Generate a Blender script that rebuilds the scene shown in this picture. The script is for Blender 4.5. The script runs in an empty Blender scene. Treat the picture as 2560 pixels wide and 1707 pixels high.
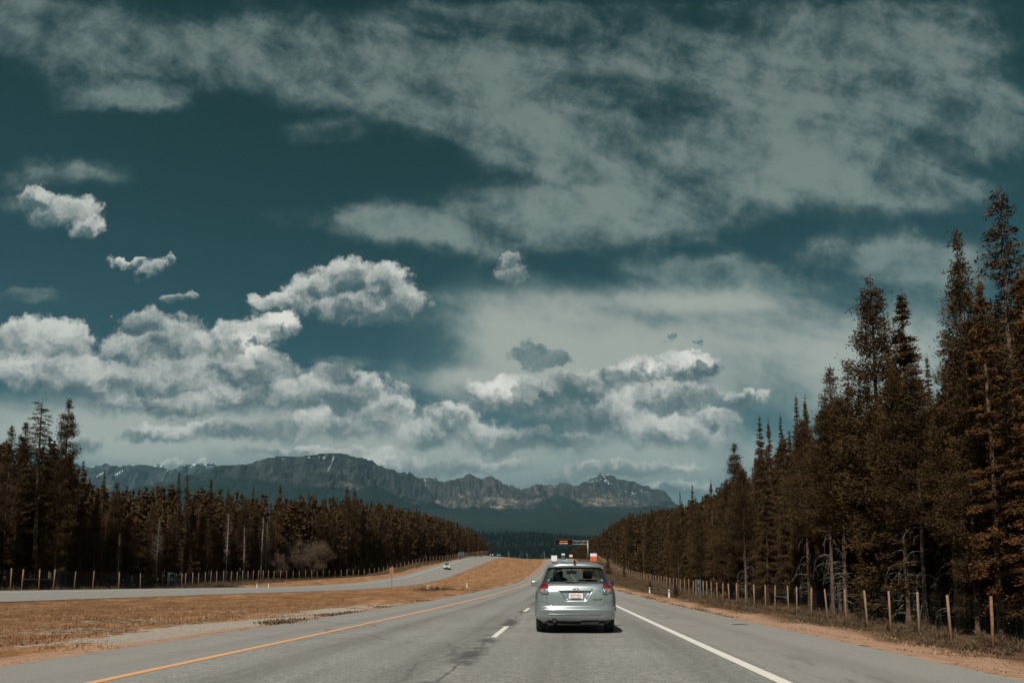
import bpy, bmesh, math, random
import numpy as np
from mathutils import Vector, Matrix, Euler
SC = bpy.context.scene
COL = SC.collection
R = math.radians
# ---------------------------------------------------------------- camera
F = 1860.0; CX = 1280.0; CY = 853.5; HORIZ = 1458.0; CAMH = 1.06
PITCH = R(5.7)
SHIFT = HORIZ - CY - F*math.tan(PITCH)
cam_d = bpy.data.cameras.new("camera"); cam = bpy.data.objects.new("camera", cam_d); COL.objects.link(cam)
cam.location = (0, 0, CAMH); cam.rotation_euler = (R(90)+PITCH, 0, 0)
cam_d.sensor_width = 36; cam_d.lens = 36*F/2560; cam_d.shift_y = SHIFT/2560
cam_d.clip_start = 0.1; cam_d.clip_end = 60000
SC.camera = cam
# ---------------------------------------------------------------- sun and sky
SUN_EL, SUN_AZ = R(48), R(180+21)      # azimuth measured clockwise from +Y (ahead); sun stands behind and to the left
sd = Vector((math.sin(SUN_AZ)*math.cos(SUN_EL), math.cos(SUN_AZ)*math.cos(SUN_EL), math.sin(SUN_EL)))
sun_d = bpy.data.lights.new("sun", 'SUN'); sun = bpy.data.objects.new("sun", sun_d); COL.objects.link(sun)
sun_d.energy = 4.2; sun_d.angle = R(0.53); sun_d.color = (1.0, 0.95, 0.87)
sun.rotation_euler = (-sd).to_track_quat('-Z', 'Y').to_euler(); sun.location = (0, 0, 50)
SC.view_settings.view_transform = 'Standard'; SC.view_settings.look = 'None'
EXPO = 0.4
SC.view_settings.exposure = EXPO; SC.view_settings.gamma = 1.0
SC.cycles.use_denoising = True
SC.cycles.max_bounces = 5; SC.cycles.diffuse_bounces = 2; SC.cycles.glossy_bounces = 3
SC.cycles.transmission_bounces = 5; SC.cycles.volume_bounces = 0; SC.cycles.transparent_max_bounces = 8
SC.cycles.caustics_reflective = False; SC.cycles.caustics_refractive = False

def pix_dir(x, y):
    """world direction through a pixel of the 2560x1707 frame"""
    c = Vector(((x-CX)/F, -(y-CY-SHIFT)/F, -1.0))
    return cam.rotation_euler.to_matrix() @ c

class NT:
    """small expression helper over a node tree"""
    def __init__(s, tree): s.t = tree; s.n = tree.nodes; s.l = tree.links
    def node(s, typ, ins=None, **kw):
        n = s.n.new(typ)
        for k, v in kw.items(): setattr(n, k, v)
        for k, v in (ins or {}).items(): s.put(n.inputs[k], v)
        return n
    def put(s, sock, v):
        if isinstance(v, E): v = v.s
        if isinstance(v, bpy.types.NodeSocket): s.l.new(v, sock)
        else: sock.default_value = v
    def m(s, op, *a, clamp=False):
        n = s.n.new('ShaderNodeMath'); n.operation = op; n.use_clamp = clamp
        for i, v in enumerate(a): s.put(n.inputs[i], v)
        return E(s, n.outputs[0])
    def v(s, op, *a):
        n = s.n.new('ShaderNodeVectorMath'); n.operation = op
        for i, v in enumerate(a): s.put(n.inputs[i], v)
        return n
    def ramp(s, x, a, b, c=0.0, d=1.0, smooth=True):
        n = s.n.new('ShaderNodeMapRange'); n.interpolation_type = 'SMOOTHSTEP' if smooth else 'LINEAR'
        for i, v in enumerate((x, a, b, c, d)): s.put(n.inputs[i], v)
        return E(s, n.outputs[0])
    def noise(s, vec, scale, detail=5, rough=.5, dist=0.0, dim='3D', lac=2.0):
        n = s.n.new('ShaderNodeTexNoise'); n.noise_dimensions = dim
        if vec is not None: s.put(n.inputs['Vector'], vec)
        n.inputs['Scale'].default_value = scale; n.inputs['Detail'].default_value = detail
        n.inputs['Roughness'].default_value = rough; n.inputs['Distortion'].default_value = dist
        n.inputs['Lacunarity'].default_value = lac
        return E(s, n.outputs[0])
    def mixc(s, f, a, b, mode='MIX'):
        n = s.n.new('ShaderNodeMix'); n.data_type = 'RGBA'; n.blend_type = mode
        s.put(n.inputs[0], f)
        for k, c in ((6, a), (7, b)):
            if isinstance(c, (tuple, list)) and len(c) == 3: c = (*c, 1)
            s.put(n.inputs[k], c)
        return E(s, n.outputs[2])
class E:
    def __init__(s, nt, sock): s.nt = nt; s.s = sock
    def __add__(s, o): return s.nt.m('ADD', s, o)
    __radd__ = __add__
    def __sub__(s, o): return s.nt.m('SUBTRACT', s, o)
    def __rsub__(s, o): return s.nt.m('SUBTRACT', o, s)
    def __mul__(s, o): return s.nt.m('MULTIPLY', s, o)
    __rmul__ = __mul__
    def __truediv__(s, o): return s.nt.m('DIVIDE', s, o)

def lin(r, g, b):
    f = lambda c: (c/255/12.92) if c <= 10.3 else ((c/255+.055)/1.055)**2.4
    return (f(r), f(g), f(b))

SKY_STRENGTH = 0.1
def K(r, g, b):
    return tuple(c/SKY_STRENGTH/2**EXPO for c in lin(r, g, b))
W = bpy.data.worlds.new("World"); SC.world = W; W.use_nodes = True
def build_sky():
    t = W.node_tree; t.nodes.clear(); N = NT(t)
    sky = N.node('ShaderNodeTexSky', sky_type='NISHITA', sun_disc=False)
    sky.sun_elevation = SUN_EL; sky.sun_rotation = SUN_AZ; sky.altitude = 1400
    sky.air_density = 1.0; sky.dust_density = 0.6; sky.ozone_density = 2.0
    tc = N.node('ShaderNodeTexCoord'); dirv = tc.outputs['Generated']
    sp = N.node('ShaderNodeSeparateXYZ', {0: dirv})
    dx, dy, dz = (E(N, sp.outputs[i]) for i in range(3))
    # ---- sky colour: physical sky, graded towards teal and dark as the photograph has it
    el = N.ramp(dz, 0.0, 0.62)
    tint = N.mixc(el, (0.120, 0.228, 0.185), (0.034, 0.138, 0.082))
    base = N.mixc(1.0, sky.outputs[0], tint, 'MULTIPLY')
    # ---- cumulus: clouds stand at set bearings and elevations (gnomonic about +Y)
    yy = N.m('MAXIMUM', dy, 0.06)
    p = dx/yy; q = dz/yy
    P = N.node('ShaderNodeCombineXYZ', {0: p*1.86, 1: q*1.86, 2: 0.0}).outputs[0]
    wn = N.node('ShaderNodeTexNoise', {'Vector': P, 'Scale': 7.0, 'Detail': 6.0, 'Roughness': 0.62}, noise_dimensions='2D')
    off = N.v('MULTIPLY_ADD', wn.outputs['Color'], (0.11, 0.075, 0), (-0.055, -0.0375, 0)).outputs[0]
    wn2 = N.node('ShaderNodeTexNoise', {'Vector': P, 'Scale': 34.0, 'Detail': 4.0, 'Roughness': 0.6}, noise_dimensions='2D')
    PW = N.v('ADD', P, off).outputs[0]
    PW = N.v('MULTIPLY_ADD', wn2.outputs['Color'], (0.042, 0.032, 0), PW).outputs[0]
    PW = N.v('ADD', PW, (-0.021, -0.016, 0)).outputs[0]
    k = 9.0
    after = lambda s, v: N.v('MULTIPLY_ADD', s, (1e-9, 1e-9, 0), v).outputs[0]
    def blobs(lst, PW):
        S = None; SY = None; cnt = 0
        for (x, y, rx, ry, *am) in lst:
            d = pix_dir(x, y); cx = d.x/d.y*1.86; cy = d.z/d.y*1.86
            ir = (1000/rx, 1000/ry)
            u = N.v('MULTIPLY_ADD', PW, (ir[0], ir[1], 0), (-cx*ir[0], -cy*ir[1], 0)).outputs[0]
            ln = E(N, N.v('LENGTH', u).outputs['Value'])
            a = am[0] if am else 0.0
            w = N.m('EXPONENT', N.m('MULTIPLY_ADD', ln, -k, k*(1+a)))
            uy = E(N, N.node('ShaderNodeSeparateXYZ', {0: u}).outputs[1])
            S = w if S is None else S + w
            SY = w*uy if SY is None else N.m('MULTIPLY_ADD', w, uy, SY)
            cnt += 1
            if cnt % 2 == 0: PW = N.v('MULTIPLY_ADD', SY, (1e-9, 1e-9, 0), PW).outputs[0]   # keeps the node order serial
        return N.m('LOGARITHM', S + 1e-6, math.e)*(1/k), SY/(S + 1e-5)
    CU = [ # x, y, rx, ry in frame pixels
        # left heap
        (55, 850, 90, 60), (150, 850, 85, 65), (110, 930, 150, 80), (330, 880, 95, 60), (420, 850, 110, 75), (360, 810, 70, 45),
        (560, 860, 105, 62), (655, 835, 70, 55), (700, 815, 45, 42), (480, 930, 170, 80), (640, 930, 110, 80), (250, 960, 230, 70),
        (600, 985, 160, 45), (430, 1015, 260, 45),
        # peaked cloud
        (865, 690, 80, 62), (800, 725, 80, 45), (955, 715, 80, 60), (1010, 770, 72, 55), (690, 752, 80, 30, -.05), (860, 765, 130, 50), (950, 795, 110, 42),
        # small puffs
        (95, 505, 75, 45), (150, 540, 95, 48), (210, 575, 50, 35), (1285, 685, 66, 40), (1272, 658, 42, 32), (385, 672, 48, 26), (355, 650, 30, 16), (425, 650, 24, 18), (295, 655, 30, 20), (450, 745, 70, 26, -.2),
        # lower left-of-centre heap
        (840, 935, 75, 45), (760, 985, 110, 55), (870, 990, 130, 70), (960, 1040, 90, 70), (800, 1065, 190, 55), (580, 1080, 190, 40), (380, 1090, 160, 25, -.1), (215, 1115, 60, 35),
        # centre-right heap
        (1225, 1000, 75, 50), (1130, 1050, 80, 50), (1050, 1095, 80, 50), (1330, 985, 110, 60), (1440, 975, 110, 60), (1520, 940, 60, 40),
        (1610, 935, 85, 50), (1700, 925, 90, 55), (1760, 915, 55, 42), (1680, 990, 160, 65), (1480, 1040, 220, 65), (1300, 1100, 280, 55),
        (1640, 1080, 220, 50), (1850, 1005, 60, 38), (1780, 1050, 90, 38), (960, 1160, 50, 40), (1410, 1185, 80, 30),
        # low band over the mountains
        (1150, 1165, 240, 30), (1560, 1170, 200, 30), (420, 1160, 60, 22), (510, 1165, 26, 26), (1700, 1225, 120, 25), (750, 1130, 200, 25, -.1)]
    D, Y = blobs(CU, PW)
    # billows: the same puffs sampled again a little towards the sun give the lit and the shaded side
    def puffs(vec):
        A = N.node('ShaderNodeTexVoronoi', {'Vector': vec, 'Scale': 9.0, 'Detail': 3.6, 'Roughness': 0.58, 'Lacunarity': 2.4}, voronoi_dimensions='2D', feature='F1', normalize=True)
        return E(N, A.outputs['Distance'])
    b0 = puffs(PW)
    b1 = puffs(N.v('ADD', PW, (0.012, 0.022, 0)).outputs[0])
    fine = N.noise(P, 24.0, 8, .70, dim='2D')
    mid = N.noise(PW, 4.2, 4, .5, dim='2D')
    den = D - b0*0.60 + (fine-.5)*.62 + (mid-.5)*.75 + 0.20 - N.ramp(Y, -.35, -1.0)*.22
    a_cu = N.ramp(den, -0.05, N.ramp(Y, .35, -.6, .32, .66))
    lit = Y*0.64 + (b1-b0)*1.5 + (mid-.5)*1.7 + (fine-.5)*.62 + 0.45 - N.ramp(den, 0.15, 0.9)*0.16
    lit = N.ramp(lit, -0.1, 1.2)
    c_cu = N.mixc(lit, K(70, 92, 96), K(200, 202, 195))
    brt = blobs([(1640, 925, 140, 36), (1740, 905, 80, 40), (700, 795, 60, 40), (640, 860, 70, 50), (1240, 960, 50, 40), (960, 1165, 50, 30)], after(D, PW))[0]
    c_cu = N.mixc(N.ramp(brt, 0.0, .7)*N.ramp(lit, .2, .7)*0.9, c_cu, K(226, 224, 216))
    # ---- high cloud: long torn sheets
    rot = N.node('ShaderNodeMapping', {'Vector': P, 'Rotation': (0, 0, R(21))}).outputs[0]
    rot = N.node('ShaderNodeMapping', {'Vector': rot, 'Scale': (0.62, 1.9, 1)}).outputs[0]
    h1 = N.noise(rot, 2.4, 8, .54, 0.35, dim='2D')
    h2 = N.noise(P, 7.5, 9, .68, 0.15, dim='2D')
    HI = [(100, 30, 420, 90), (420, 90, 300, 90), (700, 100, 300, 110), (980, 150, 320, 110), (1250, 230, 300, 120), (1480, 320, 280, 120), (1680, 370, 200, 80), (1500, 120, 400, 120), (1750, 130, 520, 130), (2150, 300, 460, 150),
          (2300, 60, 420, 130), (2480, 260, 260, 150), (1500, 10, 700, 60), (2350, 430, 300, 70, -.1), (1180, 520, 330, 52), (1420, 555, 260, 60), (1450, 470, 300, 70), (1750, 480, 260, 90), (1850, 640, 260, 40), (2050, 650, 260, 45), (2300, 620, 330, 70), (430, 200, 200, 50, -.1), (900, 290, 180, 50, -.2),
          (230, 400, 260, 55, -.38), (200, 470, 230, 35, -.42), (60, 700, 200, 30, -.1), (940, 860, 110, 30, -.3), (2000, 420, 200, 80, -.2)]
    HD, _ = blobs(HI, after(D, N.v('MULTIPLY_ADD', wn.outputs['Color'], (0.16, 0.08, 0), P).outputs[0]))
    hden = N.m('MINIMUM', HD, .28)*1.05 + (h1-.5)*1.8 + (h2-.5)*1.35 + 0.32
    a_hi = N.ramp(hden, -0.10, 1.0)
    c_hi = N.mixc(N.ramp(hden, .1, 1.1), K(60, 86, 89), K(128, 142, 137))
    # milky sheet low on the right, grey deck low on the left
    SH = [(1750, 870, 620, 200), (1450, 850, 380, 150), (1750, 730, 420, 60), (2250, 900, 420, 220), (1250, 920, 220, 60, -.1), (450, 1050, 700, 90, .2), (1200, 1140, 700, 90, .2), (1700, 1150, 500, 120, .2)]
    SD, _ = blobs(SH, after(HD, N.v('MULTIPLY_ADD', wn.outputs['Color'], (0.12, 0.05, 0), P).outputs[0]))
    sden = SD + (h1-.5)*1.5 + (h2-.5)*.6 + .26
    a_sh = N.ramp(sden, -0.2, 0.8)
    c_sh = N.mixc(N.ramp(sden, .1, 1.1), K(84, 110, 111), K(166, 173, 165))
    c_sh = N.mixc(N.ramp(q, .2, .11)*.8, c_sh, K(88, 112, 114))
    # behind and beside the camera: loose broken cloud over the whole sky
    back = N.ramp(dy, 0.25, 0.05)
    gn = N.noise(dirv, 3.0, 7, .58, .3)
    a_bk = N.ramp(gn, .46, .62)*back
    c = N.mixc(a_bk, base, K(165, 172, 170))
    front = N.ramp(dy, 0.06, 0.2)
    vis = front*N.ramp(dz, -.01, 0.02)
    c = N.mixc(a_hi*N.ramp(q, .95, .35, .62, .88)*vis, c, c_hi)
    c = N.mixc(a_sh*0.9*vis, c, c_sh)
    # two dark scraps in front of the sheet
    DK, _ = blobs([(1330, 890, 55, 42), (1390, 900, 45, 28), (1685, 845, 14, 9), (1748, 858, 14, 8)], after(SD, PW))
    a_dk = N.ramp(DK - b0*.3 + (fine-.5)*.35 + .12, 0.0, 0.3)
    c = N.mixc(a_dk*vis, c, N.mixc(N.ramp(fine, .3, .7), K(92, 112, 113), K(124, 138, 136)))
    c = N.mixc(a_cu*vis*N.ramp(q, .13, .26, .55, 1), c, c_cu)
    c = N.mixc(N.ramp(dz, 0.13, 0.0)*0.55, c, K(98, 124, 126))      # pale air low over the horizon
    bg = N.node('ShaderNodeBackground', {'Color': c, 'Strength': SKY_STRENGTH})
    N.node('ShaderNodeOutputWorld', {0: bg.outputs[0]})
    W.cycles.sampling_method = 'MANUAL'; W.cycles.sample_map_resolution = 512
build_sky()
# ================================================================ helpers
def tag(o, label=None, cat=None, group=None, kind=None):
    if label: o['label'] = label
    if cat: o['category'] = cat
    if group: o['group'] = group
    if kind: o['kind'] = kind
    return o
def mesh(name, V, Fc, mats=None, parent=None, smooth=False, mi=None):
    me = bpy.data.meshes.new(name)
    V = np.asarray(V, dtype=np.float32).reshape(-1, 3)
    if isinstance(Fc, np.ndarray) and Fc.ndim == 2:
        n, k = Fc.shape
        me.vertices.add(len(V)); me.vertices.foreach_set('co', V.ravel())
        me.loops.add(n*k); me.loops.foreach_set('vertex_index', Fc.astype(np.int32).ravel())
        me.polygons.add(n); me.polygons.foreach_set('loop_start', np.arange(0, n*k, k, dtype=np.int32))
        me.update(calc_edges=True)
    else:
        me.from_pydata([tuple(v) for v in V], [], [tuple(int(i) for i in f) for f in Fc]); me.update()
    for m in (mats if isinstance(mats, (list, tuple)) else [mats]):
        if m: me.materials.append(m)
    if mi is not None: me.polygons.foreach_set('material_index', np.asarray(mi, dtype=np.int32))
    if smooth: me.polygons.foreach_set('use_smooth', np.ones(len(me.polygons), dtype=bool))
    o = bpy.data.objects.new(name, me); COL.objects.link(o)
    if parent: o.parent = parent
    return o
def empty(name, loc=(0, 0, 0), rz=0, label=None, cat=None, group=None):
    o = bpy.data.objects.new(name, None); COL.objects.link(o); o.location = loc; o.rotation_euler = (0, 0, rz)
    o.empty_display_size = .3
    return tag(o, label, cat, group)
class MB:
    """collects boxes, tubes, loose faces; builds ONE mesh object"""
    def __init__(s): s.V = []; s.F = []
    def add(s, V, Fc):
        n = len(s.V); s.V += [tuple(v) for v in V]; s.F += [tuple(i+n for i in f) for f in Fc]
    def box(s, a, b, M=None):
        (x0, y0, z0), (x1, y1, z1) = a, b
        V = [(x0,y0,z0),(x1,y0,z0),(x1,y1,z0),(x0,y1,z0),(x0,y0,z1),(x1,y0,z1),(x1,y1,z1),(x0,y1,z1)]
        if M is not None: V = [M @ Vector(v) for v in V]
        s.add(V, [(0,3,2,1),(4,5,6,7),(0,1,5,4),(1,2,6,5),(2,3,7,6),(3,0,4,7)])
    def tube(s, pts, r, n=8, cap=True):
        pts = [Vector(p) for p in pts]; rs = r if isinstance(r, (list, tuple)) else [r]*len(pts)
        V = []; Fc = []
        up = None
        for i, p in enumerate(pts):
            d = (pts[min(i+1, len(pts)-1)] - pts[max(i-1, 0)]).normalized()
            if up is None: up = Vector((0, 0, 1)) if abs(d.z) < .9 else Vector((1, 0, 0))
            a = d.cross(up).normalized(); b = d.cross(a).normalized()
            for k in range(n):
                t = 2*math.pi*k/n; V.append(p + a*math.cos(t)*rs[i] + b*math.sin(t)*rs[i])
        for i in range(len(pts)-1):
            for k in range(n):
                k2 = (k+1) % n; Fc.append((i*n+k, i*n+k2, (i+1)*n+k2, (i+1)*n+k))
        if cap: Fc.append(tuple(range(n-1, -1, -1))); Fc.append(tuple((len(pts)-1)*n+k for k in range(n)))
        s.add(V, Fc)
    def build(s, name, mat, parent=None, smooth=False, bevel=0, loc=None):
        o = mesh(name, s.V, s.F, mat, parent, smooth)
        bm = bmesh.new(); bm.from_mesh(o.data); bmesh.ops.recalc_face_normals(bm, faces=bm.faces)
        if bevel:
            bmesh.ops.bevel(bm, geom=list(bm.edges), offset=bevel, segments=2, profile=.6, affect='EDGES')
        bm.to_mesh(o.data); bm.free()
        if smooth: o.data.polygons.foreach_set('use_smooth', np.ones(len(o.data.polygons), dtype=bool))
        if loc: o.location = loc
        return o
def _h(ix, iy, seed):
    n = (ix.astype(np.int64)*374761393 + iy.astype(np.int64)*668265263 + seed*982451653) & 0x7fffffff
    n = ((n ^ (n >> 13))*1274126177) & 0x7fffffff
    n = (n ^ (n >> 16)) & 0xffff
    return n/65535.0
def vnoise(x, y, seed=0):
    x = np.asarray(x, dtype=float); y = np.asarray(y, dtype=float)
    ix = np.floor(x); iy = np.floor(y); fx = x-ix; fy = y-iy
    fx = fx*fx*fx*(fx*(fx*6-15)+10); fy = fy*fy*fy*(fy*(fy*6-15)+10)
    ix = ix.astype(np.int64); iy = iy.astype(np.int64)
    a = _h(ix, iy, seed); b = _h(ix+1, iy, seed); c = _h(ix, iy+1, seed); d = _h(ix+1, iy+1, seed)
    return (a*(1-fx)+b*fx)*(1-fy) + (c*(1-fx)+d*fx)*fy
def fbm(x, y, o=4, seed=0, g=.5, ridge=False):
    s = 0; a = 1; t = 0; f = 1
    for i in range(o):
        n = vnoise(np.asarray(x)*f+i*17.3, np.asarray(y)*f-i*9.1, seed+i)
        if ridge: n = 1-np.abs(2*n-1)
        s = s+a*n; t += a; a *= g; f *= 2.03
    return s/t
def tab(*pts):
    xs = np.array([p[0] for p in pts], float); ys = np.array([p[1] for p in pts], float)
    d = np.gradient(ys, xs)
    for i in range(1, len(xs)-1):
        l = (ys[i]-ys[i-1])/(xs[i]-xs[i-1]); r = (ys[i+1]-ys[i])/(xs[i+1]-xs[i])
        d[i] = 0 if l*r <= 0 else 2*l*r/(l+r)
    def f(x):
        x = np.clip(np.asarray(x, float), xs[0], xs[-1]); k = np.clip(np.searchsorted(xs, x)-1, 0, len(xs)-2)
        h = xs[k+1]-xs[k]; t = (x-xs[k])/h
        return ((2*t**3-3*t**2+1)*ys[k] + (t**3-2*t**2+t)*h*d[k] + (-2*t**3+3*t**2)*ys[k+1] + (t**3-t**2)*h*d[k+1])
    return f
def mat(name, col=(.5,.5,.5), rough=.6, metal=0.0, spec=.5, build=None, **kw):
    m = bpy.data.materials.new(name); m.use_nodes = True; t = m.node_tree; b = t.nodes['Principled BSDF']
    b.inputs['Base Color'].default_value = (*col, 1); b.inputs['Roughness'].default_value = rough
    b.inputs['Metallic'].default_value = metal; b.inputs['Specular IOR Level'].default_value = spec
    for k, v in kw.items(): b.inputs[k.replace('_', ' ')].default_value = v
    if build: build(NT(t), b)
    return m
def bump(N, b, h, dist=.02, strength=.5):
    n = N.node('ShaderNodeBump', {'Height': h, 'Distance': dist, 'Strength': strength}); N.put(b.inputs['Normal'], n.outputs[0])
def objc(N): return N.node('ShaderNodeTexCoord').outputs['Object']
def rough_col(a, b_, scale, detail=5, lo=.35, hi=.65, bmp=0, bd=.01, kind='Object'):
    """a build function: colour drifting between two tones with noise"""
    def f(N, b):
        v = N.node('ShaderNodeTexCoord').outputs[kind]; n = N.noise(v, scale, detail, .6)
        N.put(b.inputs['Base Color'], N.mixc(N.ramp(n, lo, hi), a, b_))
        if bmp: bump(N, b, n, bd, bmp)
    return f
# ================================================================ lie of the land
SL = 0.0667                                     # bearing of the road: X = x0 + SL*Y
Rz = tab((-400,0),(0,0),(30,.08),(71,.47),(106,1.0),(150,2.1),(207,4.0),(271,7.0),(330,10.6),(370,13.0),(398,14.3),(430,15.0),(470,14.6),(520,12.5),(620,8),(900,10),(1400,48),(2500,150),(4000,243),(7000,685),(9000,760),(40000,800))
Lz = tab((-400,0),(43,0),(112,0),(131,.1),(160,.46),(200,1.8),(230,3.9),(270,7.0),(310,10.2),(350,13.0),(400,15.0),(430,15.4),(480,14),(620,8),(900,10),(1400,48),(2500,150),(4000,243),(7000,685),(9000,760),(40000,800))
Lc = tab((-400,.45),(112,.5),(160,.6),(200,.9),(270,1.3),(350,1.0),(500,.4),(40000,.1))
LX = tab((-400,-34),(0,-31.5),(43,-29.6),(112,-27),(131,-25.4),(160,-23.4),(200,-20),(270,-13),(350,-5.6),(420,1),(500,8),(900,40),(40000,2600))
FX = tab((-400,-62),(40,-61),(89,-59.5),(119,-59),(150,-60),(178,-60),(210,-55),(238,-47),(280,-34),(310,-25.5),(345,-20),(380,-14.5),(420,-9),(500,0),(900,30),(40000,2500))
FZ = tab((-400,.2),(89,.2),(119,.15),(178,1.7),(210,2.4),(238,3.2),(280,8.0),(310,10.6),(345,13.0),(380,15.0),(430,16.4),(480,15),(620,9),(900,10),(1400,48),(2500,150),(4000,243),(7000,685),(9000,760),(40000,800))
RK = tab((-400,1),(120,1),(200,.95),(300,.55),(360,.2),(420,.0),(40000,0))
XRL, XRR = -7.15, 5.03
def knots(Y):
    """(X, z) control points of the ground's cross-section at Y, left to right"""
    r = float(Rz(Y)); l = float(Lz(Y)); k = float(RK(Y)); s = SL*Y; lx = float(LX(Y)); fx = float(FX(Y)); fz = float(FZ(Y))
    lz = l+float(Lc(Y)); a = XRL+s; mid = .5*(lx+a); mz = .5*(l+r)-.12-.43*min(max((Y-70)/90, 0), 1)
    return [(fx-45, fz+.5), (fx-6, fz+.1), (fx, fz), (.5*(fx+lx-12), .5*(fz+lz)-.25), (lx-14, lz-.25), (lx-12, lz), (lx, l), (lx+1.6, l-.18),
            (mid-2, mz), (a-2.2, r-.10-.18*min(max((Y-70)/90, 0), 1)), (a, r), (XRR+s, r), (XRR+2.9+s, r-.24), (12.0+s, r-.3-1.5*k), (16.5+s, r-.3-1.85*k), (20.4+s, r-.2-1.9*k), (29+s, r-1.9*k+.2), (75+s, r-1.9*k+1)]
def ground_z(X, Y):
    kn = knots(Y); return float(np.interp(X, [p[0] for p in kn], [p[1] for p in kn]))
rows = np.concatenate([np.arange(-300, -20, 20), np.arange(-20, 120, 1.0), np.arange(120, 500, 2.5), np.arange(500, 1000, 20), np.geomspace(1000, 36000, 60)])
SUBN = [3, 4, 8, 3, 3, 1, 3, 12, 10, 4, 1, 5, 8, 4, 5, 5, 8]      # spans between the knots
ROADSPAN = (5, 10)
def build_ground():
    V = []; A = []
    for Y in rows:
        kn = knots(Y); out = 900+abs(Y)*1.3
        kn = [(kn[0][0]-out, kn[0][1]+4), (kn[0][0]-60, kn[0][1]+1)] + kn + [(kn[-1][0]+60, kn[-1][1]+.5), (kn[-1][0]+out, kn[-1][1]+4)]
        sub = [6, 3] + SUBN + [3, 6]
        zone = [(1,0,0)]*3 + [(1,0,0), (.85,0,0), (.15,0,0), (0,.5,0), (0,.3,0), (0,0,0), (0,0,0), (0,0,1), (0,0,1), (0,1,0), (0,1,0), (.65,.3,0), (1,0,0), (1,0,0), (1,0,0), (1,0,0), (1,0,0), (1,0,0), (1,0,0)]
        zone = zone[:len(kn)]
        for i in range(len(kn)-1):
            n = sub[i]
            for j in range(n):
                t = j/n; V.append((kn[i][0]*(1-t)+kn[i+1][0]*t, Y, kn[i][1]*(1-t)+kn[i+1][1]*t))
                A.append([zone[i][q]*(1-t)+zone[i+1][q]*t for q in range(3)])
        V.append((kn[-1][0], Y, kn[-1][1])); A.append(zone[len(kn)-1])
    nc = len(V)//len(rows); V = np.array(V); A = np.array(A)
    col = np.tile(np.arange(nc), len(rows)); b = 9
    off = 9
    for i in range(5): off += SUBN[i]
    l0, l1 = off, off+SUBN[5]
    off2 = 9+sum(SUBN[:10]); r0, r1 = off2, off2+SUBN[10]
    road = ((col >= l0) & (col <= l1)) | ((col >= r0) & (col <= r1))
    near = V[:, 1] < 600
    nz = (fbm(V[:,0]*.45, V[:,1]*.3, 4, 3)-.5)*.30 + (fbm(V[:,0]*1.7, V[:,1]*1.7, 3, 8)-.5)*.20
    edge = np.minimum(np.minimum(abs(col-l0), abs(col-l1)), np.minimum(abs(col-r0), abs(col-r1)))
    V[:,2] += np.where(near & ~road, nz*np.clip(edge/3.0, 0, 1)-.01, 0)
    far = V[:,1] > 1000
    V[:,2] += np.where(far, (fbm(V[:,0]/900, V[:,1]/900, 4, 5)-.5)*np.clip((V[:,1]-1000)/3000, 0, 1)*160, 0)
    V[:,2] -= np.where(road, .035, 0)
    q = np.arange((len(rows)-1)*nc).reshape(len(rows)-1, nc)[:, :-1].ravel()
    Fc = np.stack([q, q+1, q+nc+1, q+nc], 1)
    def f(N, bs):
        v = objc(N); at = N.node('ShaderNodeAttribute', attribute_name='zone'); sp = N.node('ShaderNodeSeparateXYZ', {0: at.outputs['Vector']})
        br, pk = E(N, sp.outputs[0]), E(N, sp.outputs[1])
        xyz = N.node('ShaderNodeSeparateXYZ', {0: v}); X = E(N, xyz.outputs[0]); Y = E(N, xyz.outputs[1])
        n1 = N.noise(v, .35, 6, .6); n2 = N.noise(v, 3.5, 6, .65); n3 = N.noise(v, 22, 4, .6)
        # streaks of mown grass run with the road
        st = N.node('ShaderNodeMapping', {'Vector': v, 'Rotation': (0, 0, R(4)), 'Scale': (1.1, .16, 1)}).outputs[0]
        ns = N.noise(st, 1.0, 5, .6)
        straw = N.mixc(N.ramp(n2*.5+ns*.5, .40, .60), (.20, .097, .040), (.43, .232, .12))
        straw = N.mixc(N.ramp(n1, .42, .62)*.8, straw, (.125, .064, .028))
        straw = N.mixc(N.ramp(Y, 70, 10)*N.ramp(X-Y*SL, -9, -13)*.55, straw, (.115, .060, .028))
        straw = N.mixc(N.ramp(N.noise(v, 1.3, 5, .65), .46, .64)*.6, straw, (.13, .068, .03))
        straw = N.mixc(N.ramp(n3, .45, .75)*.45, straw, (.09, .045, .02))
        pink = N.mixc(N.ramp(n2, .3, .7), (.40, .245, .165), (.29, .17, .105))
        pink = N.mixc(N.ramp(n3, .55, .75)*.5, pink, (.12, .08, .05))
        brush = N.mixc(N.ramp(n2, .35, .7), (.055, .034, .018), (.13, .075, .038))
        c = N.mixc(N.ramp(pk+(n2-.5)*.9, .35, .65), straw, pink)
        c = N.mixc(N.ramp(br+(n2-.5)*.7, .35, .6), c, brush)
        # bare gravel beside the median shoulder
        x0 = X - Y*SL
        g = N.m('MAXIMUM', N.ramp(x0, -11.2, -9.2), N.ramp(x0, -19, -12)*.45)*N.ramp(Y, 11.8, 14.5)*N.ramp(Y, 50, 27)*N.ramp(x0, -7.5, -7.9)
        g = N.ramp(g*1.15 + (n2-.5)*2.2 + (n1-.5)*1.5 + (n3-.5)*.9, .62, .74)
        c = N.mixc(g, c, N.mixc(N.ramp(n3, .3, .7), (.38, .325, .27), (.24, .205, .17)))
        # dark weedy lip where the soil meets the asphalt
        lip = N.ramp(N.m('ABSOLUTE', x0+7.35), .55, .1)*N.ramp(n2, .42, .62)*N.ramp(Y, 12, 26)
        lip = lip + N.ramp(N.m('ABSOLUTE', x0-5.15), .3, .05)*N.ramp(n2, .5, .6)
        c = N.mixc(N.m('MINIMUM', lip, .85), c, (.05, .032, .018))
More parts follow.
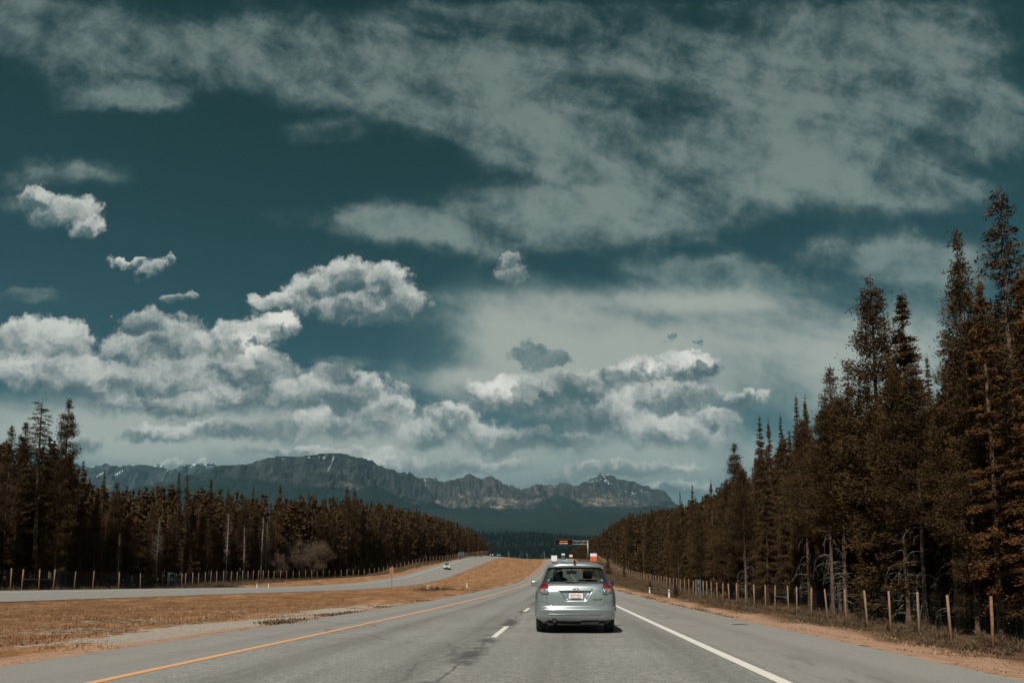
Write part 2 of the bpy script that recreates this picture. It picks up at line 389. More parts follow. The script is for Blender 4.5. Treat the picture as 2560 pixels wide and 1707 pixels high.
        # forest floor and far wooded slopes
        fz = N.ramp(Y, 700, 1200)
        n4 = N.noise(v, .006, 8, .65); n5 = N.noise(v, .0011, 3, .5)
        wood = N.mixc(N.ramp(n4, .35, .65), (.003, .011, .011), (.008, .018, .016))
        wood = N.mixc(N.ramp(N.noise(v, .02, 6, .7), .42, .6)*.6, wood, (.002, .007, .008))
        wood = N.mixc(N.ramp(n5, .5, .62)*.5, wood, (.011, .021, .018))
        c = N.mixc(fz, c, wood)
        N.put(bs.inputs['Base Color'], c)
        bump(N, bs, n2*.7+n3*.3, .16, .9)
    m = mat('ground_cover', rough=.95, spec=.15, build=f)
    o = mesh('ground', V, Fc, m, smooth=True)
    at = o.data.attributes.new('zone', 'FLOAT_VECTOR', 'POINT'); at.data.foreach_set('vector', A.astype(np.float32).ravel())
    tag(o, kind='structure')
build_ground()
# ================================================================ roads
def strip(name, xa, xb, Y0, Y1, za, zb, m, lift=.0, nu=1, kind='structure', step=None, uoff=0):
    """a sheet between lateral lines xa(Y), xb(Y) at heights za(Y), zb(Y)"""
    ys = [Y0] + [float(y) for y in rows if Y0+1e-6 < y < Y1-1e-6] + [Y1]
    V = []; UV = []
    for y in ys:
        for j in range(nu+1):
            t = j/nu; V.append((xa(y)*(1-t)+xb(y)*t, y, za(y)*(1-t)+zb(y)*t+lift)); UV.append((xa(y)*(1-t)+xb(y)*t-uoff_fn(name, y), y))
    n = nu+1; Fc = [(i*n+j, i*n+j+1, (i+1)*n+j+1, (i+1)*n+j) for i in range(len(ys)-1) for j in range(nu)]
    o = mesh(name, V, np.array(Fc), m, smooth=True)
    uv = o.data.uv_layers.new(name='lane'); li = np.zeros(len(o.data.loops), dtype=np.int32); o.data.loops.foreach_get('vertex_index', li)
    uv.data.foreach_set('uv', np.array(UV, dtype=np.float32)[li].ravel())
    return tag(o, kind=kind)
def uoff_fn(name, y): return SL*y if 'opposite' not in name else float(LX(y))+5.0
def asphalt(N, b):
    uv = N.node('ShaderNodeUVMap', uv_map='lane').outputs[0]; sp = N.node('ShaderNodeSeparateXYZ', {0: uv}); u = E(N, sp.outputs[0]); w = E(N, sp.outputs[1])
    v = objc(N)
    fine = N.noise(v, 38, 4, .85); mid = N.noise(v, 9, 5, .7); big = N.noise(v, .25, 4, .55)
    ln = N.node('ShaderNodeMapping', {'Vector': uv, 'Scale': (2.2, .05, 1)}).outputs[0]; st = N.noise(ln, 1.0, 6, .62)
    ln2 = N.node('ShaderNodeMapping', {'Vector': uv, 'Scale': (5, .6, 1)}).outputs[0]; st2 = N.noise(ln2, 1.0, 5, .6)
    c = N.mixc(N.ramp(fine*.7+mid*.3, .38, .62), (.095, .092, .086), (.31, .30, .275))
    c = N.mixc(N.ramp(st, .35, .65)*.35, c, (.135, .130, .120))
    c = N.mixc(N.ramp(big, .4, .62)*.22, c, (.27, .262, .243))
    # wheel paths polished a little darker in each lane
    wp = N.m('COSINE', (u+.0)*(2*math.pi/1.85)); c = N.mixc(N.ramp(wp, .0, 1)*N.ramp(st, .3, .6, .12, .34), c, (.075, .073, .07))
    # smoother, paler shoulders outside the edge lines
    sh = N.ramp(u, 2.5, 2.62) + N.ramp(u, -5.1, -5.25)
    c = N.mixc(N.m('MINIMUM', sh, 1)*.45, c, N.mixc(N.ramp(mid, .3, .7), (.245, .232, .208), (.198, .188, .17)))
    # rubbed dark band just right of the white line
    bd = N.ramp(N.m('ABSOLUTE', u-3.25), .55, .1)*N.ramp(st2, .46, .66)*N.ramp(N.noise(uv, .12, 3, .6), .42, .6)
    c = N.mixc(bd*.75, c, (.065, .063, .060))
    # sealed joint down the lane line, black where the seal spread
    wig = (N.noise(uv, .8, 3, .6)-.5)*.30
    jt = N.m('ABSOLUTE', u+1.36+wig)
    seal = N.ramp(jt, .035, .012)
    sp2 = N.ramp(jt, .30, .06)*N.ramp(N.noise(uv, .35, 4, .65), .44, .56)
    c = N.mixc(N.m('MAXIMUM', seal*.55, sp2*.8), c, (.045, .045, .047))
    # thin cracks across
    ck = N.node('ShaderNodeTexVoronoi', {'Vector': N.node('ShaderNodeMapping', {'Vector': N.v('MULTIPLY_ADD', N.node('ShaderNodeTexNoise', {'Vector': v, 'Scale': .7}).outputs['Color'], (1.3, 1.3, 0), v).outputs[0], 'Scale': (.10, .22, 1)}).outputs[0], 'Scale': 1.0}, feature='DISTANCE_TO_EDGE')
    c = N.mixc(N.ramp(ck.outputs['Distance'], .006, .001)*.4, c, (.05, .05, .05))
    N.put(b.inputs['Base Color'], c); bump(N, b, fine, .006, .8)
M_ASPH = mat('asphalt', rough=.92, spec=.10, build=asphalt)
lin_x = lambda c: (lambda y: c+SL*y)
zr = lambda y: float(Rz(y))
strip('road', lin_x(XRL), lin_x(XRR), -300, 520, zr, zr, M_ASPH, 0.0, 6)
strip('road_opposite', lambda y: float(LX(y))-12, lambda y: float(LX(y)), -300, 520, lambda y: float(Lz(y)+Lc(y)), lambda y: float(Lz(y)), M_ASPH, 0.0, 5)
def paint(c, wear):
    def f(N, b):
        v = objc(N); n = N.noise(v, 30, 5, .7); n2 = N.noise(v, 2.0, 4, .6)
        N.put(b.inputs['Base Color'], N.mixc(N.ramp(n*.7+n2*.3, .54, .70)*wear, c, (.16, .155, .145)))
    return f
M_YEL = mat('yellow_paint', rough=.7, build=paint((.58, .29, .12), .5))
M_YEL2 = mat('worn_yellow_paint', rough=.7, build=paint((.36, .21, .10), .7))
M_WHT = mat('white_paint', rough=.7, build=paint((.58, .55, .49), .6))
strip('yellow_edge_line', lin_x(-5.09), lin_x(-4.95), -60, 480, zr, zr, M_YEL, .004)
strip('white_edge_line', lin_x(2.29), lin_x(2.45), -60, 480, zr, zr, M_WHT, .004)
zo = lambda t: (lambda y: float(Lz(y)+Lc(y)*t/12))
strip('opposite_yellow_line', lambda y: float(LX(y))-1.95, lambda y: float(LX(y))-1.80, -60, 480, zo(1.95), zo(1.8), M_YEL2, .004)
strip('opposite_white_line', lambda y: float(LX(y))-9.6, lambda y: float(LX(y))-9.45, -60, 480, zo(9.6), zo(9.45), M_WHT, .004)
# broken lane line: one sheet per carriageway
def dashes(name, fx, fz, y0, period, ln, n, m):
    V = []; Fc = []
    for k in range(n):
        a = y0+k*period; ys = np.linspace(a, a+ln, 4)
        b = len(V)
        for y in ys:
            for s in (-.06, .06): V.append((fx(y)+s, y, fz(y)+.0045))
        Fc += [(b+2*i, b+2*i+1, b+2*i+3, b+2*i+2) for i in range(3)]
    return tag(mesh(name, V, np.array(Fc), m), kind='structure')
dashes('broken_lane_line', lin_x(-1.33), zr, 14.6-12*5, 12.0, 3.5, 45, M_WHT)
dashes('opposite_broken_line', lambda y: float(LX(y))-5.65, zo(5.65), 10, 12.0, 3.5, 36, M_WHT)
# ================================================================ mountains
def pxX(x, Y): return pix_dir(x, 1400).x/pix_dir(x, 1400).y*Y
def pxZ(x, y, Y): d = pix_dir(x, y); return CAMH+d.z/d.y*Y
def rock(N, b, k=1.0, blue=0.0):
    v = objc(N); at = N.node('ShaderNodeAttribute', attribute_name='cover'); sp = N.node('ShaderNodeSeparateXYZ', {0: at.outputs['Vector']})
    snow, wood, lay = (E(N, sp.outputs[i]) for i in range(3))
    n1 = N.noise(v, .004, 8, .65); n2 = N.noise(v, .02, 6, .7)
    wr = N.node('ShaderNodeMapping', {'Vector': v, 'Rotation': (R(4), R(9), 0), 'Scale': (.0012, .0012, .016)}).outputs[0]
    s = N.noise(wr, 1.0, 7, .65, .6)
    c = N.mixc(N.ramp(s, .38, .64), (.022, .026, .028), (.075, .072, .066))
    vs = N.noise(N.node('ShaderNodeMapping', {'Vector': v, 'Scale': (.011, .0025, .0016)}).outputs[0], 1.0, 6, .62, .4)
    c = N.mixc(N.ramp(vs, .44, .60)*.85, c, (.014, .018, .019))  # gully shade painted into the rock as dark down-slope streaks
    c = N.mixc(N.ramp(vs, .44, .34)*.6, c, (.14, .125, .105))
    c = N.mixc(N.ramp(n1, .42, .68)*.6, c, (.018, .022, .023))
    c = N.mixc(N.ramp(n2, .5, .72)*.5, c, (.13, .11, .088))
    c = N.mixc(N.ramp(wood + (n1-.5)*.9 + (n2-.5)*.5, .42, .56), c, N.mixc(N.ramp(n2, .4, .65), (.004, .013, .012), (.010, .021, .018)))
    c = N.mixc(N.ramp(lay, .10, .16)*N.ramp(lay, .42, .30)*N.ramp(n1*.6+n2*.4, .50, .58), c, (.19, .165, .135))
    c = N.mixc(N.ramp(snow + (n2-.5)*.5, .5, .62), c, (.50, .52, .52))
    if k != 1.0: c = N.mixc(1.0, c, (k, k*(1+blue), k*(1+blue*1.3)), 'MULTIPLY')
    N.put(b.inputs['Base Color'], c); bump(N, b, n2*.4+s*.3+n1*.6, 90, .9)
M_ROCK = mat('mountain_rock', rough=.95, spec=.1, build=rock); M_ROCK_SHADE = mat('cloud_shaded_rock', rough=.95, spec=.1, build=lambda N, b: rock(N, b, .55, .15)); M_ROCK_HAZE = mat('haze_tinted_rock', rough=.95, spec=.1, build=lambda N, b: rock(N, b, .75, .25))  # darker copy has cloud shade painted in, bluer copy has distance haze
def massif(name, sil, Yc, depth, base, seed, gully=1.0, wood=(.25, .35), snowln=9e9, snowamt=.0, spurs=(), Yspread=0.0, label=None, nx=520, ny=110, rough=1.0, rm=None):
    xs = np.linspace(sil[0][0], sil[-1][0], nx); f = np.interp(xs, [p[0] for p in sil], [p[1] for p in sil])
    j = (fbm(xs/16, xs*0+seed, 5, seed, .62, ridge=True)-.62)*15*rough; f = f+j
    t = np.concatenate([np.linspace(-.5, 0, 14)[:-1], np.linspace(0, 1, ny)])
    X = np.zeros((len(t), nx)); Yg = X.copy(); Z = X.copy()
    crest = np.array([pxZ(a, b, Yc) for a, b in zip(xs, f)]); Xc = np.array([pxX(a, Yc) for a in xs])
    for i, tt in enumerate(t):
        Y = Yc - tt*depth
        w = (fbm(Xc/900+tt*.8, np.full(nx, tt*1.2), 3, seed+5)-.5)*700*tt
        X[i] = Xc; Yg[i] = Y
        if tt < 0: Z[i] = crest + (crest-base)*tt*1.4
        else:
            sh = (1-tt)**1.45
            r = fbm((Xc+w)/620, np.full(nx, tt*2.2), 6, seed+11, .55, ridge=True)-.55
            r2 = fbm((Xc+w)/170, np.full(nx, tt*5.5), 4, seed+21, .6, ridge=True)-.5
            e = np.clip(tt*6, 0, 1)*(1-tt)**.6
            Z[i] = base + (crest-base)*sh + (crest-base)*e*gully*(r*.95+r2*.30)
            cap = crest + (pxZ(1280, 1400, Y)-pxZ(1280, 1400, Yc))*0
            lim = CAMH + (crest-CAMH)*Y/Yc - 3 - (1-np.clip(tt*8, 0, 1))*0
            Z[i] = np.minimum(Z[i], lim)
    V = np.stack([X, Yg, Z], -1).reshape(-1, 3); nr = len(t)
    q = np.arange((nr-1)*nx).reshape(nr-1, nx)[:, :-1].ravel(); Fc = np.stack([q, q+nx, q+nx+1, q+1], 1)
    rel = (Z-base)/(crest.max()-base)
    tree = np.clip((wood[1]-rel)/(wood[1]-wood[0]), 0, 1)
    sl = np.abs(np.gradient(Z, axis=1))/np.maximum(np.abs(np.gradient(X, axis=1)), 1)
    snow = np.clip((rel-snowln)*4, 0, 1)*snowamt*(sl < .9)*(vnoise(X/160, Z/45, seed+3) > .55)
    if spurs:
        d = np.stack([X, Yg, Z], -1); px = CX+F*0; 
        col = np.array([[0.0]])
        cam_m = cam.rotation_euler.to_matrix().inverted()
        rel3 = (d-np.array([0, 0, CAMH])) @ np.array(cam_m).T
        PX = CX+F*rel3[...,0]/-rel3[...,2]; PY = CY+SHIFT-F*rel3[...,1]/-rel3[...,2]
        for (ax, ay, bx, by, wd) in spurs:
            L = math.hypot(bx-ax, by-ay); u = np.clip(((PX-ax)*(bx-ax)+(PY-ay)*(by-ay))/L**2, 0, 1)
            dd = np.hypot(PX-ax-u*(bx-ax), (PY-ay-u*(by-ay))*1.0)
            snow = np.maximum(snow, np.clip(1.1-dd/wd, 0, 1))
    o = mesh(name, V, Fc, rm or M_ROCK, smooth=True)
    at = o.data.attributes.new('cover', 'FLOAT_VECTOR', 'POINT'); at.data.foreach_set('vector', np.stack([snow, tree, rel], -1).astype(np.float32).ravel())
    return tag(o, kind='structure')
c8 = lambda pts: [(180+x*.6633, 1090+y*.6633) for x, y in pts]
c3 = lambda pts: [(600+x/3.459, 1100+y/3.459) for x, y in pts]
massif('mountain_far', c8([(-200,200),(-60,160),(0,140),(40,128),(60,113),(110,108),(150,124),(172,150),(200,136),(225,122),(270,118),(310,110),(345,130),(362,142),(400,132),(440,125),(470,112),(478,107),(520,108),(550,132),(600,175),(700,260),(760,300)]), 14000, 4000, 900, 3, 1.1, (.15,.3), .62, .8, rm=M_ROCK_HAZE, spurs=((415,1168,440,1160,5),(240,1190,262,1180,4),(285,1188,310,1175,4)))
massif('mountain_peak', c8([(1780,300),(1850,230),(1905,190),(1930,172),(1960,156),(1975,152),(1995,144),(2020,150),(2050,165),(2100,172),(2130,186),(2160,185),(2190,200),(2220,222),(2255,272),(2290,330)]), 13000, 3200, 900, 8, .9, (.25,.45), .7, .8, rm=M_ROCK_SHADE, spurs=((1478,1196,1496,1190,1.2),(1470,1205,1500,1200,1.1),(1500,1196,1520,1203,1.1),(1512,1206,1545,1212,1.1),(1562,1228,1590,1231,1.3),(1578,1236,1606,1227,1.2),(1600,1224,1626,1232,1.2)))
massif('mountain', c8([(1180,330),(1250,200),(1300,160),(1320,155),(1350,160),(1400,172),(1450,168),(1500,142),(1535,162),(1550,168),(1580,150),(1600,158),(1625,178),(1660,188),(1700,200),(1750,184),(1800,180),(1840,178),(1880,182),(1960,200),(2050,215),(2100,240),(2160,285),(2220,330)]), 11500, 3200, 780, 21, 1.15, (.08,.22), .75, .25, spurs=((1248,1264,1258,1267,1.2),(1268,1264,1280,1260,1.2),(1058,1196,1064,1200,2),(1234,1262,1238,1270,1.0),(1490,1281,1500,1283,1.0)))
massif('mountain_ridge', c8([(300,330),(380,240),(440,192),(500,166),(560,136),(620,113),(660,112),(700,108),(740,90),(765,80),(790,77),(850,82),(880,90),(905,76),(985,72),(1008,70),(1025,63),(1060,82),(1100,85),(1125,98),(1150,108),(1200,130),(1270,140),(1310,165),(1340,205),(1368,245),(1410,330)]), 9800, 3000, 690, 34, 1.0, (.22,.40), 9, 0, rm=M_ROCK_SHADE, spurs=((834,1141,832,1150,2),(831,1151,818,1180,1.3),(702,1146,710,1147,3),(765,1142,775,1143,3),(796,1141,815,1143,2.5)))
massif('foothill', c3([(-1200,500),(-800,400),(-200,330),(0,322),(300,370),(700,400),(850,440),(1000,430),(1100,392),(1200,402),(1350,480),(1500,560),(1700,640),(1900,760)]), 7200, 1800, 370, 45, .35, (2,3), 9, 0, rough=.25, ny=60)
massif('foothill', c3([(1000,760),(1300,620),(1480,562),(1560,538),(1660,524),(1800,590),(1950,640),(2100,655),(2352,625),(2700,600),(3000,620),(3300,600),(3600,560),(3900,600),(4300,700)]), 7500, 2000, 390, 52, .30, (2,3), 9, 0, rough=.25, ny=60)
massif('foothill', c8([(1560,330),(1650,300),(1710,276),(1770,240),(1840,220),(1890,238),(1950,272),(2040,300),(2120,290),(2200,300),(2300,320),(2420,350)]), 9300, 1800, 560, 63, .35, (1.05,1.6), 9, 0, rough=.4, ny=60)
# ================================================================ air
def build_haze():
    mb = MB(); mb.box((-26000, -700, -8), (26000, 15500, 2400))
    m = bpy.data.materials.new('air'); m.use_nodes = True; t = m.node_tree; t.nodes.clear(); N = NT(t)
    v = N.node('ShaderNodeVolumePrincipled', {'Color': (.40, .78, .95, 1), 'Density': 1.4e-5, 'Anisotropy': 0.0})
    N.node('ShaderNodeOutputMaterial', {'Volume': v.outputs[0]})
    o = mb.build('haze', m); tag(o, kind='stuff')
build_haze()
# ================================================================ trees
RNG = np.random.default_rng(7)
def needle(dark, light, sat=1.0):
    def f(N, b):
        v = objc(N); oi = N.node('ShaderNodeObjectInfo'); g = N.node('ShaderNodeNewGeometry')
        n = N.noise(v, .9, 4, .6)
        c = N.mixc(N.ramp(n, .35, .68), dark, light)
        c = N.mixc(N.ramp(oi.outputs['Random'], 0, 1, 0, .6, False), c, (.058, .032, .011))
        c = N.mixc(N.ramp(g.outputs['Random Per Island'], .7, 1, 0, .2), c, (.11, .055, .02))
        N.put(b.inputs['Base Color'], c)
    return f
M_NEED = mat('conifer_needles', rough=.85, spec=.10, build=needle((.027, .0185, .009), (.078, .047, .020)))
M_NEED2 = mat('rusty_needles', rough=.85, spec=.12, build=needle((.042, .022, .008), (.12, .055, .018)))
M_BARK = mat('grey_brown_bark', rough=.9, spec=.15, build=rough_col((.055, .036, .024), (.13, .088, .060), 6, bmp=.5, bd=.02))
M_PALE = mat('pale_bark', rough=.85, spec=.2, build=rough_col((.20, .17, .14), (.42, .38, .33), 4, bmp=.3))
M_DEAD = mat('dead_grey_wood', rough=.9, spec=.15, build=rough_col((.10, .09, .08), (.27, .25, .225), 1.5))
M_TWIG = mat('bare_twigs', rough=.9, spec=.1, build=rough_col((.065, .046, .030), (.14, .10, .07), 5))
class Soup:
    def __init__(s): s.V = []; s.F = []; s.n = 0
    def add(s, V, Fc): s.V.append(V); s.F.append(Fc+s.n); s.n += len(V)
    def arr(s): return np.concatenate(s.V), np.concatenate(s.F)
def sprays(C, D, L, Wd, rg, tris=False):
    """small leaf-shaped blades at centres C pointing along D"""
    n = len(C); D = D/np.maximum(np.linalg.norm(D, axis=1, keepdims=True), 1e-6)
    up = rg.normal(size=(n, 3)); S = np.cross(D, up); S /= np.maximum(np.linalg.norm(S, axis=1, keepdims=True), 1e-6)
    L = np.broadcast_to(np.asarray(L).reshape(-1, 1), (n, 1)); Wd = np.broadcast_to(np.asarray(Wd).reshape(-1, 1), (n, 1))
    a = C-D*L*.5; b = C+S*Wd*.5; c = C+D*L*.5; d = C-S*Wd*.5
    V = np.stack([a, b, c, d], 1).reshape(-1, 3); F = np.arange(4*n).reshape(n, 4)
    return V, F
def tubes(P0, P1, r0, r1, k=4):
    """many straight tapered rods at once"""
    n = len(P0); D = P1-P0; D = D/np.maximum(np.linalg.norm(D, axis=1, keepdims=True), 1e-6)
    up = np.where(np.abs(D[:, 2:3]) > .9, np.array([[1., 0, 0]]), np.array([[0, 0, 1.]]))
    A = np.cross(D, up); A /= np.linalg.norm(A, axis=1, keepdims=True); B = np.cross(D, A)
    r0 = np.broadcast_to(np.asarray(r0).reshape(-1, 1), (n, 1)); r1 = np.broadcast_to(np.asarray(r1).reshape(-1, 1), (n, 1))
    ring = lambda P, r: np.stack([P+(A*math.cos(2*math.pi*i/k)+B*math.sin(2*math.pi*i/k))*r for i in range(k)], 1)
    V = np.concatenate([ring(P0, r0), ring(P1, r1)], 1).reshape(-1, 3)
    base = (np.arange(n)*2*k)[:, None]
    F = np.concatenate([base+np.array([[i, (i+1) % k, k+(i+1) % k, k+i]]) for i in range(k)], 0)
    return V, F
def trunk_line(H, rg, lean=.012, wob=.12):
    ph = rg.uniform(0, 6.28, 2)
    return lambda h: np.stack([np.sin(h/H*3+ph[0])*wob*h/H+h*lean*math.cos(ph[1]), np.cos(h/H*2.4+ph[1])*wob*h/H+h*lean*math.sin(ph[1]), h], -1)
def conifer(seed, H=22., cb=.25, Rm=2.3, kind='spruce', nb=110, spr=9, sl=.42, sw=.16, ragged=.3, deadfrac=0., lod=False):
    """trunk (with limbs) and crown meshes of one conifer"""
    rg = np.random.default_rng(seed); tl = trunk_line(H, rg)
    T = Soup(); n = 7 if lod else 14; hs = np.linspace(0, H*.985, n); P = tl(hs); rad = .0085*H*(1-hs/H)**.8+.015
    rad[0] *= 1.35
    for i in range(n-1):
        T.add(*tubes(P[i:i+1], P[i+1:i+2], rad[i], rad[i+1], 4 if lod else 8))
    t = np.sort(rg.random(nb))**(.85 if kind == 'pine' else .78)
    nt = 26 if kind == 'spruce' else 17
    if kind != 'thin': t = np.where(t < .72, (np.floor(t*nt)+rg.random(nb)*.55)/nt, t); t = np.minimum(t, .992)
    h = H*(cb+(1-cb)*t*.985)
    if kind == 'spruce': prof = (1-t)**.88*.97+.035
    elif kind == 'pine': prof = np.where(t < .35, .62+1.05*t, .92*np.clip(1-(t-.35)/.65, 0, 1)**.85+.07)
    else: prof = .55*(1-t)+.33                                   # thin, ragged
    L = Rm*prof*(1-ragged*rg.random(nb))*(1+.25*(rg.random(nb) > .93))
    az = np.arange(nb)*2.39996+rg.normal(0, .5, nb); dirs = np.stack([np.cos(az), np.sin(az), np.zeros(nb)], 1)
    rise = {'spruce': .12, 'pine': .38, 'thin': .05}[kind]; droop = {'spruce': .34, 'pine': .05, 'thin': .30}[kind]
    rise = rise+(t*.5 if kind != 'thin' else 0)+rg.normal(0, .08, nb)
    B0 = tl(h)
    def at(i, s): return B0[i]+dirs[i]*(L[i]*s)[:, None]+np.array([[0, 0, 1]])*((rise[i]*s-droop*s*s)*L[i])[:, None]
    if not lod:
        idx = np.arange(nb); pr = None
        for s0, s1 in ((0, .5), (.5, .95)):
            T.add(*tubes(at(idx, np.full(nb, s0)), at(idx, np.full(nb, s1)), .012+.012*L*(1-s0)/Rm*2, .010+.010*L*(1-s1), 3))
    k = np.maximum((spr*L*(1.0 if kind == 'thin' else 1.15)).astype(int), 2)
    i = np.repeat(np.arange(nb), k); m = len(i)
    lo = {'spruce': .12, 'pine': .35, 'thin': .25}[kind]
    s = lo+(1-lo)*rg.random(m)**.8
    C = at(i, s); clump = .07+.10*L[i] if kind != 'pine' else .12+.13*L[i]
    C = C+rg.normal(0, 1, (m, 3))*clump[:, None]*np.array([[1, 1, .55 if kind != 'pine' else .75]])
    D = dirs[i]+rg.normal(0, .55, (m, 3))+np.array([[0, 0, .35 if kind == 'pine' else -.15]])
    Cr = Soup(); Cr.add(*sprays(C, D, sl*rg.uniform(.6, 1.3, m), sw*rg.uniform(.7, 1.4, m), rg))
    # leader
    q = 26 if not lod else 8; hh = H*(.93+.075*rg.random(q)); C = tl(hh)+rg.normal(0, .09, (q, 3)); Cr.add(*sprays(C, rg.normal(0, .4, (q, 3))+[0, 0, 1], sl*.8, sw*.8, rg))
    return T.arr(), Cr.arr()
def dead_limbs(seed, H, h0, h1, n, L0=1.6, L1=3.2, curl=1.0):
    """bleached limbs arching off a trunk and hanging down"""
    rg = np.random.default_rng(seed); tl = trunk_line(H, rg); S = Soup()
    for q in range(n):
        h = rg.uniform(h0, h1); az = rg.uniform(0, 6.28); L = rg.uniform(L0, L1); d = np.array([math.cos(az), math.sin(az), 0])
        s = np.linspace(0, 1, 7); up = rg.uniform(.15, .5); dr = rg.uniform(.6, 1.25)*curl
        P = tl(np.array([h]))+d*(L*np.sin(s*1.5))[:, None]*.8+np.array([[0, 0, 1]])*(up*s-dr*s**2.2)[:, None]*L+rg.normal(0, .03, (7, 3))*s[:, None]
        r = .019*(1-s)+.006
        for j in range(6): S.add(*tubes(P[j:j+1], P[j+1:j+2], r[j], r[j+1], 3))
        for w in range(rg.integers(1, 4)):
            j = rg.integers(2, 6); e = P[j]+rg.normal(0, .25, 3)*L*.5+np.array([0, 0, -.25]); S.add(*tubes(P[j:j+1], e[None], .010, .005, 3))
    return S.arr()
def leafless(seed, H, W, n=9, leaf=0, trunk_r=.07, lean=.25, depth=4):
    """many-stemmed bare tree: returns wood, twig haze"""
    rg = np.random.default_rng(seed); S = Soup(); tips = []
    def grow(p, d, L, r, k):
        m = 3; pts = [p]
        for i in range(m):
            d = d+rg.normal(0, .12, 3); d /= np.linalg.norm(d); pts.append(pts[-1]+d*L/m)
        for i in range(m): S.add(*tubes(pts[i][None], pts[i+1][None], r*(1-.25*i/m), r*(1-.25*(i+1)/m), 4 if k > 2 else 3))
        tips.append(pts[-1])
        if k <= 0: return
        for c in range(rg.integers(2, 4)):
            dd = d+rg.normal(0, .42, 3); dd[2] = abs(dd[2])*.8+.1; dd /= np.linalg.norm(dd)
            grow(pts[rg.integers(1, m+1)], dd, L*rg.uniform(.55, .78), r*.55, k-1)
    for i in range(n):
        a = rg.uniform(0, 6.28); p = np.array([math.cos(a), math.sin(a), 0])*rg.uniform(0, W*.22); d = np.array([math.cos(a)*lean*rg.random(), math.sin(a)*lean*rg.random(), 1.]); d /= np.linalg.norm(d)
        grow(p, d, H*rg.uniform(.34, .46), trunk_r*rg.uniform(.7, 1.1), depth)
    tips = np.array(tips); tips = np.repeat(tips, max(leaf, 1), 0); m = len(tips)
    C = tips+rg.normal(0, .28, (m, 3)); K_ = Soup(); K_.add(*sprays(C, rg.normal(0, 1, (m, 3))+[0, 0, .6], .34*rg.uniform(.5, 1.4, m), .035, rg))
    return S.arr(), K_.arr()
def me_of(name, vf, m):
    o = mesh(name, vf[0], vf[1], m); return o
class Kind:
    """a prototype; the first placing uses the built objects, later ones copy them"""
    def __init__(s, name, cat, H, parts): s.name = name; s.cat = cat; s.H = H; s.parts = parts; s.used = False
    def place(s, x, y, z, h, rz, label, group=None, wide=1.0):
        root = empty(s.name, (x, y, z), rz, label, s.cat, group); k = h/s.H; root.scale = (k*wide, k*wide, k)
        for pn, o in s.parts:
            c = o if not s.used else o.copy()
            if s.used: COL.objects.link(c)
            c.parent = root; c.name = pn
        s.used = True
        return root
def tree_kind(name, cat, H, tr, cr, mt=M_BARK, mc=M_NEED, extra=None):
    mi = None
    if extra is not None:
        mi = np.concatenate([np.zeros(len(tr[1])), np.ones(len(extra[1]))]); tr = (np.concatenate([tr[0], extra[0]]), np.concatenate([tr[1], extra[1]+len(tr[0])]))
    ps = [('trunk', mesh('trunk', tr[0], tr[1], [mt, M_DEAD], mi=mi)), ('crown', me_of('crown', cr, mc))]
    return Kind(name, cat, H, ps)
KS = []
for sd_, Hh, cb, Rm, nb, rag in ((11, 22, .05, 2.2, 180, .30), (12, 22, .09, 1.8, 170, .35), (13, 22, .02, 2.6, 200, .28), (14, 22, .10, 1.45, 150, .40)):
    KS.append(tree_kind('spruce_tree', 'tree', Hh, *conifer(sd_, Hh, cb, Rm, 'spruce', nb, 98, .26, .06, rag), mc=M_NEED if sd_ != 12 else M_NEED2))
KP = []
for sd_, cb, Rm, nb in ((21, .16, 2.2, 150), (22, .12, 2.5, 165), (23, .24, 2.0, 125), (24, .07, 2.7, 185)):
    KP.append(tree_kind('pine_tree', 'tree', 22, *conifer(sd_, 22, cb, Rm, 'pine', nb, 92, .26, .062, .3)))
KT = []
for sd_, cb, Rm, nb, sp_ in ((31, .35, 1.7, 100, 13), (32, .5, 1.4, 80, 11), (33, .28, 2.1, 110, 15)):
    KT.append(tree_kind('pine_tree', 'tree', 22, *conifer(sd_, 22, cb, Rm, 'thin', nb, sp_*4, .26, .055, .45)))
KD = []
for sd_, cb in ((41, .34), (42, .38), (43, .30)):
    KD.append(tree_kind('pine_tree', 'tree', 22, *conifer(sd_, 22, cb, 2.8, 'pine', 150, 90, .26, .062, .3), extra=dead_limbs(sd_, 22, 1.0, 8.6, 30, .8, 2.7)))
# sky lines: lowest frame row a tree top may reach at a frame column
ENV_R = ([1475,1500,1573,1630,1690,1740,1800,1850,1900,1950,2000,2050,2110,2170,2238,2300,2345,2390,2430,2480,2560,2700,3200],
         [1338,1322,1284,1268,1262,1240,1215,1160,1110,1090,1045,1015,970,900,900,880,985,960,740,740,640,560,300])
ENV_L = ([-900,-300,0,60,100,180,250,300,430,520,600,700,790,860,925,1000,1070,1130,1180,1215,1245,1262],
         [800,980,1078,1052,1040,1152,1196,1202,1198,1216,1226,1228,1226,1224,1242,1257,1278,1298,1318,1342,1366,1388])
def proj(X, Y, Z):
    c = cam.rotation_euler.to_matrix().inverted() @ Vector((X, Y, Z-CAMH)); return CX+F*c.x/-c.z, CY+SHIFT-F*c.y/-c.z
def top_to_h(col, row, Y, gz):
    d = pix_dir(col, row); return CAMH+d.z/d.y*Y-gz
def at_col(col, Y): d = pix_dir(col, 1350); return d.x/d.y*Y
spots = []        # X, Y, ground z, height, kind pool, side
taken = []
def free(x, y, r=1.9):
    return all((x-a)**2+(y-b)**2 > r*r for a, b in taken)
